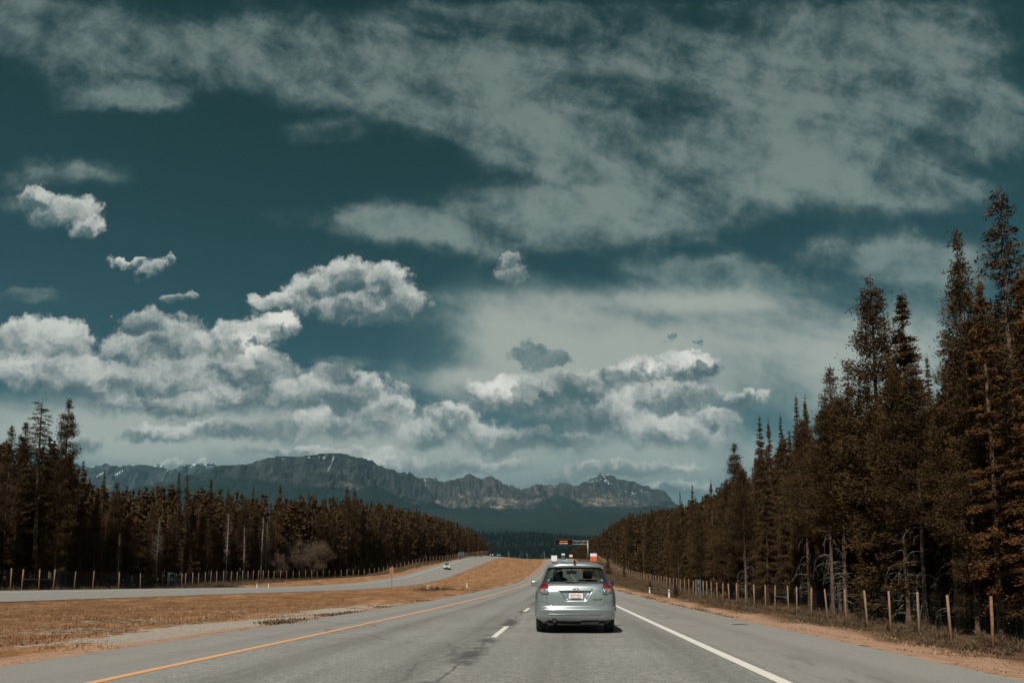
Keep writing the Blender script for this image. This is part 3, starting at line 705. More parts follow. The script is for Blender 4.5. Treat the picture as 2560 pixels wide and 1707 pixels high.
# ---- trees whose tops stand out, placed one by one
HERO = [ # side, column, top row, distance behind the fence line, kind, width, label, short name
 ('R', 2556, 455, 6, KT[2], 1.1, 'tall thin ragged pine at the right edge, the highest treetop', 'edge pine'),
 ('R', 2443, 571, 4, KP[2], .8, 'tall knobbly open-topped pine, second highest on the right', 'knobbly pine'),
 ('R', 2490, 672, 3, KS[1], 1.0, 'rusty pointed spruce close to the right of the tall knobbly pine', 'rusty spruce'),
 ('R', 2400, 815, 5, KT[1], 1.2, 'thin pine with sky showing through, left of the tall knobbly pine', 'see-through pine'),
 ('R', 2204, 688, 5, KP[3], 1.0, 'broad pine with a spiky leader, left one of the twin big crowns', 'left big crown'),
 ('R', 2275, 728, 4, KS[2], 1.3, 'broad dark conifer, right one of the twin big crowns', 'right big crown'),
 ('R', 2348, 882, 9, KS[3], .9, 'slim pointed spruce in the gap right of the twin big crowns', 'gap spruce'),
 ('R', 2096, 912, 4, KP[0], 1.0, 'bushy pine with a blunt top, just left of the twin big crowns', 'blunt pine'),
 ('R', 2146, 890, 8, KT[1], 1.0, 'thin sparse pine between the blunt bushy pine and the twin big crowns', 'sparse pine'),
 ('R', 2003, 985, 5, KS[3], 1.0, 'left one of two narrow spruces side by side above the right forest', 'left narrow spruce'),
 ('R', 2027, 982, 6, KS[1], .8, 'right one of two narrow spruces side by side above the right forest', 'right narrow spruce'),
 ('R', 1908, 1035, 5, KS[0], .9, 'left spire of a row of three spruces in the right forest', 'left spire'),
 ('R', 1931, 1040, 6, KS[1], .8, 'middle spire of a row of three spruces in the right forest', 'middle spire'),
 ('R', 1962, 1034, 5, KS[3], .9, 'right spire of a row of three spruces in the right forest', 'right spire'),
 ('R', 1842, 1104, 4, KP[2], 1.2, 'pine with a rounded open head beside a bare stem, right forest', 'round-headed pine'),
 ('R', 1731, 1208, 4, KS[0], 1.0, 'regular cone-shaped spruce standing clear at the far right forest', 'cone spruce'),
 ('R', 1704, 1226, 6, KS[3], .9, 'short narrow spruce just left of the regular cone-shaped one', 'short spruce'),
 ('R', 1782, 1197, 4, KS[1], 1.0, 'rusty spruce between the cone-shaped spruce and the round-headed pine', 'rusty cone'),
 ('R', 1574, 1280, 5, KP[1], 1.0, 'first bushy pine rising above the low far trees right of the gantry', 'first bushy pine'),
 ('L', 92, 1000, 4, KT[2], 1.4, 'open pine with a bare mast, left one of the two tallest at left', 'bare mast pine'),
 ('L', 152, 995, 3, KP[2], 1.0, 'pine with a heavy lopsided top, right one of the two tallest at left', 'lopsided pine'),
 ('L', 12, 1060, 6, KP[0], .8, 'dark pine cut by the left edge of the photo', 'left edge pine'),
 ('L', 45, 1052, 8, KP[1], .9, 'round-topped dark pine between the left edge and the bare mast pine', 'round dark pine'),
 ('L', 203, 1146, 4, KS[0], 1.1, 'dark pointed spruce just right of the two tallest pines at left', 'dark spruce'),
 ('L', 252, 1170, 6, KS[3], 1.0, 'thin dark spruce tip in front of the left snowy peaks', 'thin tip'),
 ('L', 441, 1176, 5, KS[3], 1.2, 'narrow dark spire, left of a pair before the flat-topped far peak', 'left dark spire'),
 ('L', 463, 1178, 6, KS[3], .9, 'narrower dark spire, right of a pair before the flat-topped far peak', 'right dark spire'),
 ('L', 522, 1193, 4, KS[2], 1.0, 'broad pointed spruce below the left foot of the rocky ridge', 'broad spruce'),
 ('L', 564, 1214, 5, KS[3], 1.0, 'small pointed spruce right of the broad one below the rocky ridge', 'small spruce'),
 ('L', 626, 1210, 4, KS[0], 1.0, 'pointed spruce left of the tallest spire below the rocky ridge', 'pointed spruce'),
 ('L', 698, 1203, 4, KS[1], 1.1, 'tall rusty spire topping the left forest below the rocky ridge', 'tall rusty spire'),
 ('L', 771, 1222, 6, KS[3], 1.0, 'thin spire below the snow gully of the rocky ridge', 'gully spire'),
 ('L', 866, 1219, 4, KP[1], .9, 'broad-topped pine below the middle of the rocky ridge', 'broad-topped pine'),
 ('L', 885, 1222, 6, KP[0], .9, 'second broad-topped pine right beside the first below the rocky ridge', 'second broad pine'),
 ('L', 1040, 1256, 4, KS[0], 1.0, 'last clearly pointed spruce before the left forest slopes down', 'last pointed spruce'),
]
for side, c, r, off, kd, wd, lab, _sn in HERO:
    if side == 'R':
        x0 = 20.4+off; Y = x0*F/(c-1404.5); X = x0+SL*Y
    else:
        Y = 60.
        for _ in range(200):
            X = at_col(c, Y)
            if X < float(FX(Y))-off-4: break
            Y += 1.5
    gz = ground_z(X, Y); h = top_to_h(c, r, Y, gz)
    kd.place(X, Y, gz-.1, h, RNG.uniform(0, 6.28), lab, None, wd*1.0); taken.append((X, Y))
# ---- the pines by the right fence with bleached limbs hanging from their lower trunks
FR = [(2108, 3.2, 23, 'pine behind the right fence, leftmost one with bleached curling dead limbs'), (2076, 2.2, 21, 'pale leaning slim trunk behind the right fence, left of the bleached limbs'),
      (2262, 3.0, 24, 'thick pine behind the right fence in the largest tangle of bleached limbs'), (2306, 3.6, 20, 'pine with grey dead limbs arching low, right of the largest tangle'),
      (2490, 5.0, 25, 'tall reddish bare trunk showing high up near the right edge'), (1863, 3.0, 21, 'small pine with a pale stem and few drooping dead limbs above the right fence'), (2385, 3.2, 22, 'dark pine behind the right fence between the last posts')]
for i, (c, off, h, lab) in enumerate(FR):
    x0 = 20.4+off; Y = x0*F/(c-1404.5); X = x0+SL*Y; gz = ground_z(X, Y)
    KD[i % 3].place(X, Y, gz-.1, min(h, top_to_h(c, float(np.interp(c, *ENV_R))+20, Y, gz)), i*1.7, lab); taken.append((X, Y))
# ---- the rest of both forests
def scatter(side, n, ymax, wdt, seed):
    rg = np.random.default_rng(seed); out = []; grid = {}
    for _ in range(n):
        Y = (12+(ymax-12)*rg.random()**1.1) if side == 'R' else (35+(ymax-35)*rg.random()**.9)
        d = (2.6 if side == 'R' else 6.0)+wdt*rg.random()**1.25
        X = (20.4+d+SL*Y) if side == 'R' else float(FX(Y))-d
        r = 2.2 if d < 16 else 2.8
        k = (int(X//3), int(Y//3))
        if any((X-a)**2+(Y-b)**2 < r*r for i in (-1,0,1) for j in (-1,0,1) for a, b in grid.get((k[0]+i, k[1]+j), ())): continue
        if not free(X, Y, 1.6): continue
        grid.setdefault(k, []).append((X, Y))
        gz = ground_z(X, Y); c, _r = proj(X, Y, gz); env = ENV_R if side == 'R' else ENV_L
        hm = top_to_h(c, float(np.interp(c, *env)), Y, gz)
        h = hm*(1-(.30 if side == 'R' else .36)*rg.random()) if d < 14 else hm*rg.uniform(.72, .97)
        h = min(h, rg.uniform(20, 27))
        if d < (6 if side == 'R' else 10) and rg.random() < .42: h *= rg.uniform(.25, .6)
        if h < 3: continue
        out.append((X, Y, gz, h, d, c, side))
    return out
def beyond():
    rg = np.random.default_rng(44); out = []
    for _ in range(170):
        Y = rg.uniform(470, 720); X = SL*Y+rg.uniform(6, 34); gz = float(Rz(Y)); c, _r = proj(X, Y, gz)
        row = float(np.interp(c, [1395, 1410, 1425, 1445, 1462, 1480, 1520], [1392, 1384, 1374, 1364, 1344, 1340, 1322])); h = top_to_h(c, row, Y, gz)*rg.uniform(.8, 1)
        if h > 4: out.append((X, Y, gz, h, 50, 9999, 'R'))
    return out
allt = scatter('R', 5200, 455, 45, 1)+scatter('L', 6500, 455, 45, 2)
def score(t):
    X, Y, gz, h, d, c, s = t
    if c == 9999: return -1
    if not (-60 < c < 2620): return (h*F/Y if Y < 75 and -500 < c < 3600 else -1)
    return h*F/Y*(1.0 if d < 9 else .55 if d < 14 else .2)
allt += beyond()
allt.sort(key=score, reverse=True)
ORD = ['first', 'second', 'third', 'fourth', 'fifth', 'sixth', 'seventh', 'eighth', 'ninth', 'tenth', 'eleventh', 'twelfth', 'thirteenth', 'fourteenth', 'fifteenth', 'sixteenth', 'seventeenth', 'eighteenth', 'nineteenth', 'twentieth'] + ['%d' % i + 'th' for i in range(21, 60)]
nind = 245; placed = []; rest = []
for t in allt:
    X, Y, gz, h, d, c, s = t
    if len(placed) < nind and score(t) > 0:
        rr = RNG.random(); sh = 'spruce'
        if rr < (.50 if s == 'R' else .36): kd = KS[RNG.integers(0, 4)]
        elif rr < .93: kd = KP[RNG.integers(0, 4)]; sh = 'pine'
        elif s == 'R' and Y < 130: kd = KD[RNG.integers(0, 3)]; sh = 'limb-hung pine'
        else: kd = KT[RNG.integers(0, 3)]; sh = 'thin pine'
        size = 'short' if h < 13 else 'tall' if h > 20 else 'middling'; size = size if -60 < c < 2620 else 'edge-cut '+size
        placed.append((t, kd, f"{size} {'front-row' if d < (8 if s == 'R' else 11) else 'second-row'} {sh}"))
    else: rest.append(t)
def label_trees():
    out = {}
    for s in 'RL':
        hs = sorted([(h_[1], h_[7]) for h_ in HERO if h_[0] == s]); bins = {}
        for i, (t, kd, desc) in enumerate(placed):
            if t[6] != s: continue
            k = sum(1 for c_, _ in hs if c_ < t[5]); bins.setdefault((k, desc), []).append((t[5], i))
        for (k, desc), lst in bins.items():
            lst.sort(); a = hs[k-1][1] if k else None; b = hs[k][1] if k < len(hs) else None
            where = f"between the {a} and the {b}" if a and b else (f"right of the {a}" if a else f"left of the {b}")
            for j, (_, i) in enumerate(lst):
                o = '' if len(lst) == 1 else f", {ORD[j]} from left"
                out[i] = f"{desc} {where}{o}"
    return out
lbs = label_trees()
for i, (t, kd, desc) in enumerate(placed):
    X, Y, gz, h, d, c, s = t
    kd.place(X, Y, gz-.15, h, RNG.uniform(0, 6.28), lbs[i], 'conifers at the edge of the right forest' if s == 'R' else 'conifers at the edge of the left forest', RNG.uniform(.85, 1.22)*(1.0 if s == 'R' else 1.12))
# ---- everything deeper in the wood: one merged mass, as nobody could count it
def forest_mass():
    lods = [conifer(61, 22, .12, 2.4, 'spruce', 44, 12, 1.0, .42, .3, lod=True), conifer(62, 22, .2, 2.6, 'pine', 42, 11, 1.0, .45, .3, lod=True), conifer(63, 22, .15, 2.0, 'spruce', 46, 11, .9, .36, .4, lod=True)]
    rg = np.random.default_rng(5); VC = []; FC = []; nC = 0; VT = []; FT = []; nT = 0
    for X, Y, gz, h, d, c, s in rest:
        T, Cn = lods[rg.integers(0, 3)]; a = rg.uniform(0, 6.28); k = h/22; w = k*rg.uniform(.9, 1.35); ca, sa = math.cos(a), math.sin(a)
        Mx = np.array([[ca*w, sa*w, 0], [-sa*w, ca*w, 0], [0, 0, k]]); o = np.array([X, Y, gz-.15])
        VC.append(Cn[0] @ Mx+o); FC.append(Cn[1]+nC); nC += len(Cn[0]); VT.append(T[0] @ Mx+o); FT.append(T[1]+nT); nT += len(T[0])
    V = np.concatenate(VC+VT); Fa = np.concatenate(FC); Fb = np.concatenate(FT)+nC
    mi = np.concatenate([np.zeros(len(Fa)), np.ones(len(Fb))])
    tag(mesh('forest', V, np.concatenate([Fa, Fb]), [M_NEED, M_BARK], mi=mi), 'brown conifer forest standing deep behind the front rows on both sides of the highway', 'forest', kind='stuff')
forest_mass()
# far wooded rise beyond the crest
def far_forest():
    rg = np.random.default_rng(9); n = 14000; Y = 760+rg.random(n)**1.0*2300; X = SL*Y+rg.uniform(-.62, .42, n)*Y
    gz = np.array([float(Rz(y)) for y in Y])+(fbm(X/900, Y/900, 4, 5)-.5)*np.clip((Y-1000)/3000, 0, 1)*160
    h = rg.uniform(9, 15, n); r = rg.uniform(2.2, 3.6, n); k = 5
    V = [np.stack([X, Y, gz+h], 1)[:, None]]; a = rg.uniform(0, 6.28, n)
    ring = np.stack([np.stack([X+np.cos(a+i*6.283/k)*r, Y+np.sin(a+i*6.283/k)*r, gz-1], 1) for i in range(k)], 1)
    ring2 = np.stack([np.stack([X+np.cos(a+i*6.283/k+.6)*r*.55, Y+np.sin(a+i*6.283/k+.6)*r*.55, gz+h*.45+rg.uniform(-1, 1, n)], 1) for i in range(k)], 1)
    V = np.concatenate([V[0], ring, ring2], 1).reshape(-1, 3); b = (np.arange(n)*(2*k+1))[:, None]
    F1 = np.concatenate([np.concatenate([b, b+1+k+i, b+1+k+(i+1) % k, b+1+k+(i+1) % k], 1) for i in range(k)])
    F2 = np.concatenate([np.concatenate([b+1+i, b+1+(i+1) % k, b+1+k+(i+1) % k, b+1+k+i], 1) for i in range(k)])
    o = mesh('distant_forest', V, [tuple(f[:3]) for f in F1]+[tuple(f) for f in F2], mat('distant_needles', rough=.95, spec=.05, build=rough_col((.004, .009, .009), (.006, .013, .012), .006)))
    tag(o, 'dark distant forest covering the rise beyond the crest of the highway', 'forest', kind='stuff')
far_forest()
# ---- pale stems, aspens and leafless trees at the left wood edge
KA = tree_kind('aspen_tree', 'tree', 14, *conifer(71, 14, .25, 1.5, 'thin', 90, 9, .30, .03, .5), mt=M_PALE, mc=M_TWIG)
KA2 = tree_kind('aspen_tree', 'tree', 14, *conifer(72, 14, .12, 2.2, 'pine', 130, 16, .30, .035, .4), mt=M_DEAD, mc=M_TWIG)
KB = Kind('leafless_tree', 'tree', 9, [(n_, me_of(n_, vf, m_)) for n_, vf, m_ in zip(('trunk', 'crown'), leafless(73, 9, 6, 16, 14, .05, .65, 4), (M_TWIG, M_TWIG))])
for kd, c, row, off, wd, lab in ((KA, 568, 1282, .0, .8, 'slim pale-stemmed leafless tree, left of the grey bushy one, left wood edge'), (KA, 655, 1290, .2, .7, 'white-stemmed birch, left one of two bright stems at the left wood edge'), (KA2, 666, 1300, .3, .6, 'white-stemmed birch, right one of two bright stems at the left wood edge'),
     (KB, 762, 1338, 1.0, 1.25, 'rounded grey leafless bushy tree behind the left fence'), (KA2, 395, 1290, .5, .7, 'tall grey leafless tree behind the left fence gate'), (KA2, 300, 1330, 1.0, .5, 'grey twiggy tree in the near left wood behind the posts'), (KB, 690, 1372, -.4, .7, 'low grey leafless shrub tree left of the rounded one'), (KA, 612, 1315, .5, .7, 'thin pale stem behind the fence between the birches and the gate')):
    Y = 60.
    for _ in range(200):
        X = at_col(c, Y)
        if X < float(FX(Y))-4-off: break
        Y += 1.5
    gz = ground_z(X, Y); kd.place(X, Y, gz-.1, top_to_h(c, row, Y, gz), c*.37, lab, None, wd)
# small young conifers in the right ditch
for c, row, x0, lab in ((1624, 1446, 17.0, 'small young pine in the right ditch, farther of two'), (1688, 1450, 14.5, 'small young pine in the right ditch, nearer of two'), (1520, 1388, 15.5, 'bushy young pine on the right verge behind the silver car'), (1560, 1415, 19, 'short bushy pine at the right fence beyond the silver car')):
    Y = x0*F/(c-1404.5); X = x0+SL*Y; gz = ground_z(X, Y)
    KS[2].place(X, Y, gz-.05, max(top_to_h(c, row, Y, gz), 1.5), c*.3, lab, None, 2.3)
# ================================================================ grass, weeds, brush
def blades(name, pts, hs, nb, mt, wd=.03, spread=.12, seed=0, lean=.5):
    rg = np.random.default_rng(seed); n = len(pts); i = np.repeat(np.arange(n), nb); m = len(i)
    B = pts[i]+np.concatenate([rg.normal(0, spread, (m, 2)), np.zeros((m, 1))], 1)
    h = hs[i]*rg.uniform(.5, 1.2, m); a = rg.uniform(0, 6.28, m); w = wd*rg.uniform(.6, 1.5, m)*.5
    T = B+np.stack([rg.normal(0, lean, m)*h, rg.normal(0, lean, m)*h, h], 1); S = np.stack([np.cos(a)*w, np.sin(a)*w, np.zeros(m)], 1)
    V = np.stack([B-S, B+S, T], 1).reshape(-1, 3); return mesh(name, V, np.arange(3*m).reshape(m, 3), mt)
def gz_many(X, Y):
    o = np.zeros(len(X))
    for i in range(len(X)): o[i] = ground_z(X[i], Y[i])
    return o + np.where(True, (fbm(X*.45, Y*.3, 4, 3)-.5)*.30*.8, 0)-.03
def grass_mat(name, a, b_, c_):
    def f(N, b):
        g = N.node('ShaderNodeNewGeometry'); v = objc(N); n = N.noise(v, .5, 4, .6)
        c = N.mixc(N.ramp(n, .38, .62), a, b_); c = N.mixc(N.ramp(g.outputs['Random Per Island'], .6, 1.0), c, c_); N.put(b.inputs['Base Color'], c)
    return mat(name, rough=.8, spec=.15, build=f)
rg = np.random.default_rng(3)
n = 42000; Y = 8+rg.random(n)**1.6*80; t = rg.random(n)
X = (XRL-.25+SL*Y)*(1-t)+LX(Y)*t
x0 = X-SL*Y; keep = ~((x0 > -10.3) & (Y > 11) & (Y < 40) & (fbm(X*.8, Y*.8, 3, 4) > .36)); keep &= fbm(X*.5, Y*.5, 3, 14) > .36
X, Y = X[keep], Y[keep]
tag(blades('grass', np.stack([X, Y, gz_many(X, Y)], 1), rg.uniform(.03, .10, len(X)), 8, grass_mat('dry_grass_blades', (.20, .10, .045), (.34, .19, .10), (.13, .068, .03)), .022, .20, 1), 'dry tan and rust grass tufts covering the median', 'grass', kind='stuff')
n = 9000; Y = 9+rg.random(n)**1.4*110; x0 = rg.uniform(5.2, 8.2, n); X = x0+SL*Y; keep = fbm(X*1.3, Y*.5, 3, 24) > .50; X, Y = X[keep], Y[keep]
tag(blades('verge_grass', np.stack([X, Y, gz_many(X, Y)], 1), rg.uniform(.02, .07, len(X)), 6, grass_mat('verge_grass_blades', (.20, .12, .07), (.34, .21, .13), (.10, .06, .03)), .03, .1, 2), 'thin dry grass along the pink gravel verge on the right', 'grass', kind='stuff')
# weeds on the lips of the asphalt
n = 1300; Y = 19+rg.random(n)**1.5*130; s_ = rg.random(n) < .62; x0 = np.where(s_, rg.normal(-7.45, .22, n), rg.normal(5.25, .12, n)); X = x0+SL*Y; keep = fbm(Y*.35, x0*0+s_*9., 3, 31) > .52; X, Y = X[keep], Y[keep]
tag(blades('roadside_weeds', np.stack([X, Y, gz_many(X, Y)+.02], 1), rg.uniform(.03, .09, len(X)), 9, grass_mat('weed_blades', (.055, .036, .018), (.11, .068, .034), (.15, .09, .045)), .035, .14, 3), 'dark low weeds in patches on the lips of the asphalt', 'weeds', kind='stuff')
def brush(name, X, Y, size, m, seed, lab, per=46, dens=1.0, tw=.28, wide=.035):
    rg = np.random.default_rng(seed); Z = gz_many(X, Y); i = np.repeat(np.arange(len(X)), per); k = len(i)
    r = size[i]; d = rg.normal(0, 1, (k, 3)); d /= np.linalg.norm(d, axis=1, keepdims=True); d[:, 2] = np.abs(d[:, 2])
    C = np.stack([X[i], Y[i], Z[i]], 1)+d*(r*rg.random(k)**.5)[:, None]*np.array([[1, 1, .9]])
    V, Fc = sprays(C, d+rg.normal(0, .5, (k, 3))+[0, 0, .6], tw*rg.uniform(.6, 1.4, k), wide*rg.uniform(.7, 1.4, k), rg)
    tag(mesh(name, V, Fc, m), lab, 'brush', kind='stuff')
M_BR = grass_mat('brush_leaves', (.045, .028, .014), (.095, .058, .028), (.15, .11, .075))
n = 4600; Y = 12+rg.random(n)**1.25*330; x0 = 9.5+rg.random(n)**.8*15.5; X = x0+SL*Y
sz = rg.uniform(.2, .5, n)*np.clip((x0-9)/8, .35, 1.3)
brush('undergrowth', X, Y, sz, M_BR, 4, 'brown and grey undergrowth along and behind the right fence')
n = 2600; Y = 55+rg.random(n)*300; d = -6+14*rg.random(n); X = FX(Y)-d
brush('undergrowth', X, Y, rg.uniform(.25, .7, n)*np.where(d < 0, .55, 1.2), M_BR, 5, 'dark undergrowth along and behind the left fence')
# one wide dark bush by the left gate and weeds round the culvert
bx = FX(np.full(14, 128.))+np.linspace(2, 9, 14); by = np.full(14, 128.)+rg.normal(0, 1.5, 14)
# ================================================================ materials of made things
M_SILV = mat('silver_paint', (.40, .45, .455), rough=.28, metal=.8, **{'Coat_Weight': .5, 'Coat_Roughness': .08})
M_BLK = mat('black_plastic', (.012, .012, .013), rough=.55)
M_DARK = mat('dark_underside', (.010, .009, .009), rough=.9)
M_RUB = mat('tyre_rubber', (.012, .012, .012), rough=.85)
M_RIM = mat('alloy', (.35, .36, .36), rough=.35, metal=.9)
M_FAB = mat('dark_seat_fabric', (.020, .022, .024), rough=.9)
M_RED = mat('red_lamp_lens', (.13, .006, .012), rough=.10, spec=.8)
M_CLR = mat('clear_lamp_lens', (.17, .18, .18), rough=.10, metal=.3, spec=.9)
M_AMB = mat('amber_lens', (.42, .15, .04), rough=.15, spec=.8)
M_CHR = mat('chrome', (.62, .63, .63), rough=.14, metal=1.0)
M_PLT = mat('plate_white', (.62, .62, .60), rough=.45)
M_PTX = mat('plate_red', (.48, .10, .05), rough=.5)
M_GREY = mat('badge_grey', (.16, .17, .17), rough=.3, metal=.6)
def glass_mat(name, tint, gl=.10):
    m = bpy.data.materials.new(name); m.use_nodes = True; t = m.node_tree; t.nodes.clear(); N = NT(t)
    tr = N.node('ShaderNodeBsdfTransparent', {0: (*tint, 1)}); g = N.node('ShaderNodeBsdfGlossy', {'Color': (1, 1, 1, 1), 'Roughness': .03})
    fc = E(N, N.node('ShaderNodeLayerWeight', {'Blend': .5}).outputs['Facing']); fr = N.m('POWER', fc, 4.0)*.8+.04; mx = N.node('ShaderNodeMixShader', {0: fr, 1: tr.outputs[0], 2: g.outputs[0]})
    N.node('ShaderNodeOutputMaterial', {'Surface': mx.outputs[0]}); return m
M_GLS = glass_mat('car_glass', (.40, .47, .47)); M_GLS2 = glass_mat('clear_glass', (.82, .88, .88)); M_GLD = mat('dark_glass', (.012, .02, .022), rough=.08, spec=.9)
def text(name, s, size, m, parent, loc, rot=(R(90), 0, 0), ext=.002, shear=0, sx=1.0, sp=1.0, bold=0):
    cu = bpy.data.curves.new(name, 'FONT'); cu.body = s; cu.size = size; cu.align_x = 'CENTER'; cu.align_y = 'CENTER'; cu.extrude = ext; cu.shear = shear; cu.space_character = sp; cu.offset = bold
    to = bpy.data.objects.new(name, cu); COL.objects.link(to); dg = bpy.context.evaluated_depsgraph_get(); me = bpy.data.meshes.new_from_object(to.evaluated_get(dg))
    bpy.data.objects.remove(to); me.materials.clear(); me.materials.append(m); o = bpy.data.objects.new(name, me); COL.objects.link(o)
    o.parent = parent; o.location = loc; o.rotation_euler = rot; o.scale = (sx, 1, 1); return o
# ================================================================ the silver hatchback
LV = [ # z, half width, rear y, front y
 (.19,.74,.30,4.00),(.255,.80,.15,4.14),(.295,.845,.085,4.22),(.34,.868,.055,4.27),(.41,.882,.035,4.30),(.47,.890,.014,4.31),(.525,.893,.0,4.32),(.552,.893,.012,4.32),(.575,.892,.045,4.32),(.595,.892,.085,4.32),
 (.62,.892,.100,4.31),(.70,.890,.098,4.28),(.80,.884,.100,4.22),(.90,.872,.108,3.95),(.97,.856,.125,3.62),(1.03,.835,.150,3.30),(1.08,.808,.180,3.05),(1.115,.785,.215,2.92),
 (1.16,.762,.258,2.80),(1.24,.727,.335,2.58),(1.32,.693,.408,2.36),(1.39,.660,.468,2.16),(1.425,.640,.495,2.06),(1.455,.610,.53,1.98),(1.485,.555,.62,1.88),(1.508,.46,.78,1.74),(1.524,.32,.98,1.60),(1.532,.14,1.15,1.50),(1.534,.02,1.25,1.42)]
_lz = [l[0] for l in LV]
fW, fR, fF = [tab(*[(l[0], l[i]) for l in LV]) for i in (1, 2, 3)]
def gcorner(c): c = np.abs(c); return .055*c*c+.34*(1-(np.clip(1-c**6, 0, 1))**(1/2.6))
def S01(t): t = np.clip(t, 0, 1); return t*t*(3-2*t)
def rear_y(x, z):
    W_ = float(fW(z)); c = min(abs(x)/W_, 1.0); k = 1 if z < 1.44 else max(W_/.62, 0)
    y = float(fR(z))+float(gcorner(c))*k
    w = np.interp(z, [.70, .925], [.215, .352])
    y += .045*S01((w-abs(x))/.035)*S01((z-.705)/.05)*S01((.932-z)/.012)      # recess for the number plate
    y += .016*S01((.60-(.41-z)*.5-abs(x))/.02)*S01((.412-z)/.012)*S01((z-.2)/.05)     # lower bumper insert
    y -= .010*S01((.37-abs(x))/.03)*S01((z-.935)/.01)*S01((.995-z)/.01)            # garnish bar
    return y
def build_hatch():
    car = empty('silver_car', (0, 0, 0), 0, 'silver hatchback with its tail to the camera, driving in the right lane', 'car')
    zs = [float(z) for z in np.concatenate([np.linspace(.19, .5, 18)[:-1], np.linspace(.5, .64, 18)[:-1], np.linspace(.64, 1.115, 44)[:-1], np.linspace(1.115, 1.425, 18)[:-1], np.linspace(1.425, 1.534, 14)])]
    cs = list(np.linspace(-.9, .9, 73)); tip = [.92, .94, .955, .97, .98, .988, .995, 1.0]; cs = [-t for t in tip[::-1]]+cs+tip
    ns = 46; cf = [math.sin(t) for t in np.linspace(math.pi/2, -math.pi/2, 33)][1:-1]
    V = []; info = []
    for z in zs:
        W_, r, f = float(fW(z)), float(fR(z)), float(fF(z)); k = 1 if z < 1.44 else W_/.62
        yl = r+.395*k; yr = max(f-.60*k, yl+.01)
        for c in cs: V.append((c*W_, rear_y(c*W_, z), z)); info.append(('r', c))
        for j in range(1, ns):
            t = j/ns; V.append((W_*(1+.012*math.sin(t*math.pi)), yl+(yr-yl)*t, z)); info.append(('s', t))
        V.append((W_, yr, z)); info.append(('f', 1))
        for c in cf: V.append((c*W_, f-(.22*c*c+.38*(1-(1-abs(c)**4)**.5))*k, z)); info.append(('f', c))
        V.append((-W_, yr, z)); info.append(('f', -1))
        for j in range(ns-1, 0, -1):
            t = j/ns; V.append((-W_*(1+.012*math.sin(t*math.pi)), yl+(yr-yl)*t, z)); info.append(('s', t))
    nc = len(V)//len(zs)
    for i, v in enumerate(V):                                  # wheel arches
        if info[i][0] != 'r' or abs(info[i][1]) > .97:
            for yc in (.86, 3.46):
                dy, dz = v[1]-yc, abs(v[2]-.30); d = math.hypot(dy, dz)
                if d < .355 and v[2] < .75: k = .355/max(d, 1e-3); v = (v[0]+(.012 if v[0] > 0 else -.012), yc+dy*k, max(.30+dz*k, v[2])); V[i] = v
    parts = {'body': [], 'rear_window': [], 'window_trim': [], 'side_window': [], 'windscreen': []}
    for i in range(len(zs)-1):
        zm = (zs[i]+zs[i+1])/2
        for j in range(nc):
            j2 = (j+1) % nc; f = (i*nc+j, i*nc+j2, (i+1)*nc+j2, (i+1)*nc+j); kd, t = info[j]; kd2, t2 = info[j2]; p = 'body'
            if 1.115 < zm < 1.432:
                if kd == 'r' and kd2 == 'r':
                    c = abs((t+t2)/2)
                    if c < .945: p = 'rear_window' if (c < .80 and 1.150 < zm < 1.405) else 'window_trim'
                elif kd == 's' and kd2 == 's' and .06 < (t+t2)/2 < .93:
                    p = 'window_trim' if (.40 < (t+t2)/2 < .45 or zm > 1.41 or .06 < (t+t2)/2 < .1) else 'side_window'
                elif kd == 'f' and kd2 == 'f' and abs((t+t2)/2) < .93: p = 'windscreen'
            if .05 < zm and zm < .30 and kd == 's' and False: continue
            parts[p].append(f)
    top = len(zs)-1; parts['body'].append(tuple(top*nc+j for j in range(nc)))
    for p, m in (('body', M_SILV), ('rear_window', M_GLS), ('window_trim', M_BLK), ('side_window', M_GLS), ('windscreen', M_GLS2)):
        used = sorted({i for f in parts[p] for i in f}); mp = {a: b for b, a in enumerate(used)}
        mesh(p, [V[i] for i in used], [tuple(mp[i] for i in f) for f in parts[p]], m, car, smooth=True)
    def patch(name, poly, off, m, parent=car, step=.012, thick=0):
        """polygon in (x, z) laid on the tail's surface"""
        bm = bmesh.new(); vs = [bm.verts.new((x, 0, z)) for x, z in poly]; f = bm.faces.new(vs)
        for ax, lo, hi in ((0, min(p[0] for p in poly), max(p[0] for p in poly)), (2, min(p[1] for p in poly), max(p[1] for p in poly))):
            q = lo+step
            while q < hi:
                co = [0, 0, 0]; co[ax] = q; no = [0, 0, 0]; no[ax] = 1
                bmesh.ops.bisect_plane(bm, geom=bm.verts[:]+bm.edges[:]+bm.faces[:], plane_co=co, plane_no=no); q += step
        bmesh.ops.triangulate(bm, faces=bm.faces[:])
        for v in bm.verts: v.co.y = rear_y(v.co.x, v.co.z)-off
        bmesh.ops.recalc_face_normals(bm, faces=bm.faces)
        if sum(fc.normal.y*fc.calc_area() for fc in bm.faces) > 0: bmesh.ops.reverse_faces(bm, faces=bm.faces)
        if thick:
            r = bmesh.ops.extrude_face_region(bm, geom=bm.faces[:]); 
            for g in r['geom']:
                if isinstance(g, bmesh.types.BMVert): g.co.y -= thick
            bmesh.ops.recalc_face_normals(bm, faces=bm.faces)
        me = bpy.data.meshes.new(name); bm.to_mesh(me); bm.free(); me.materials.append(m)
        me.polygons.foreach_set('use_smooth', np.ones(len(me.polygons), dtype=bool)); o = bpy.data.objects.new(name, me); COL.objects.link(o); o.parent = parent; return o
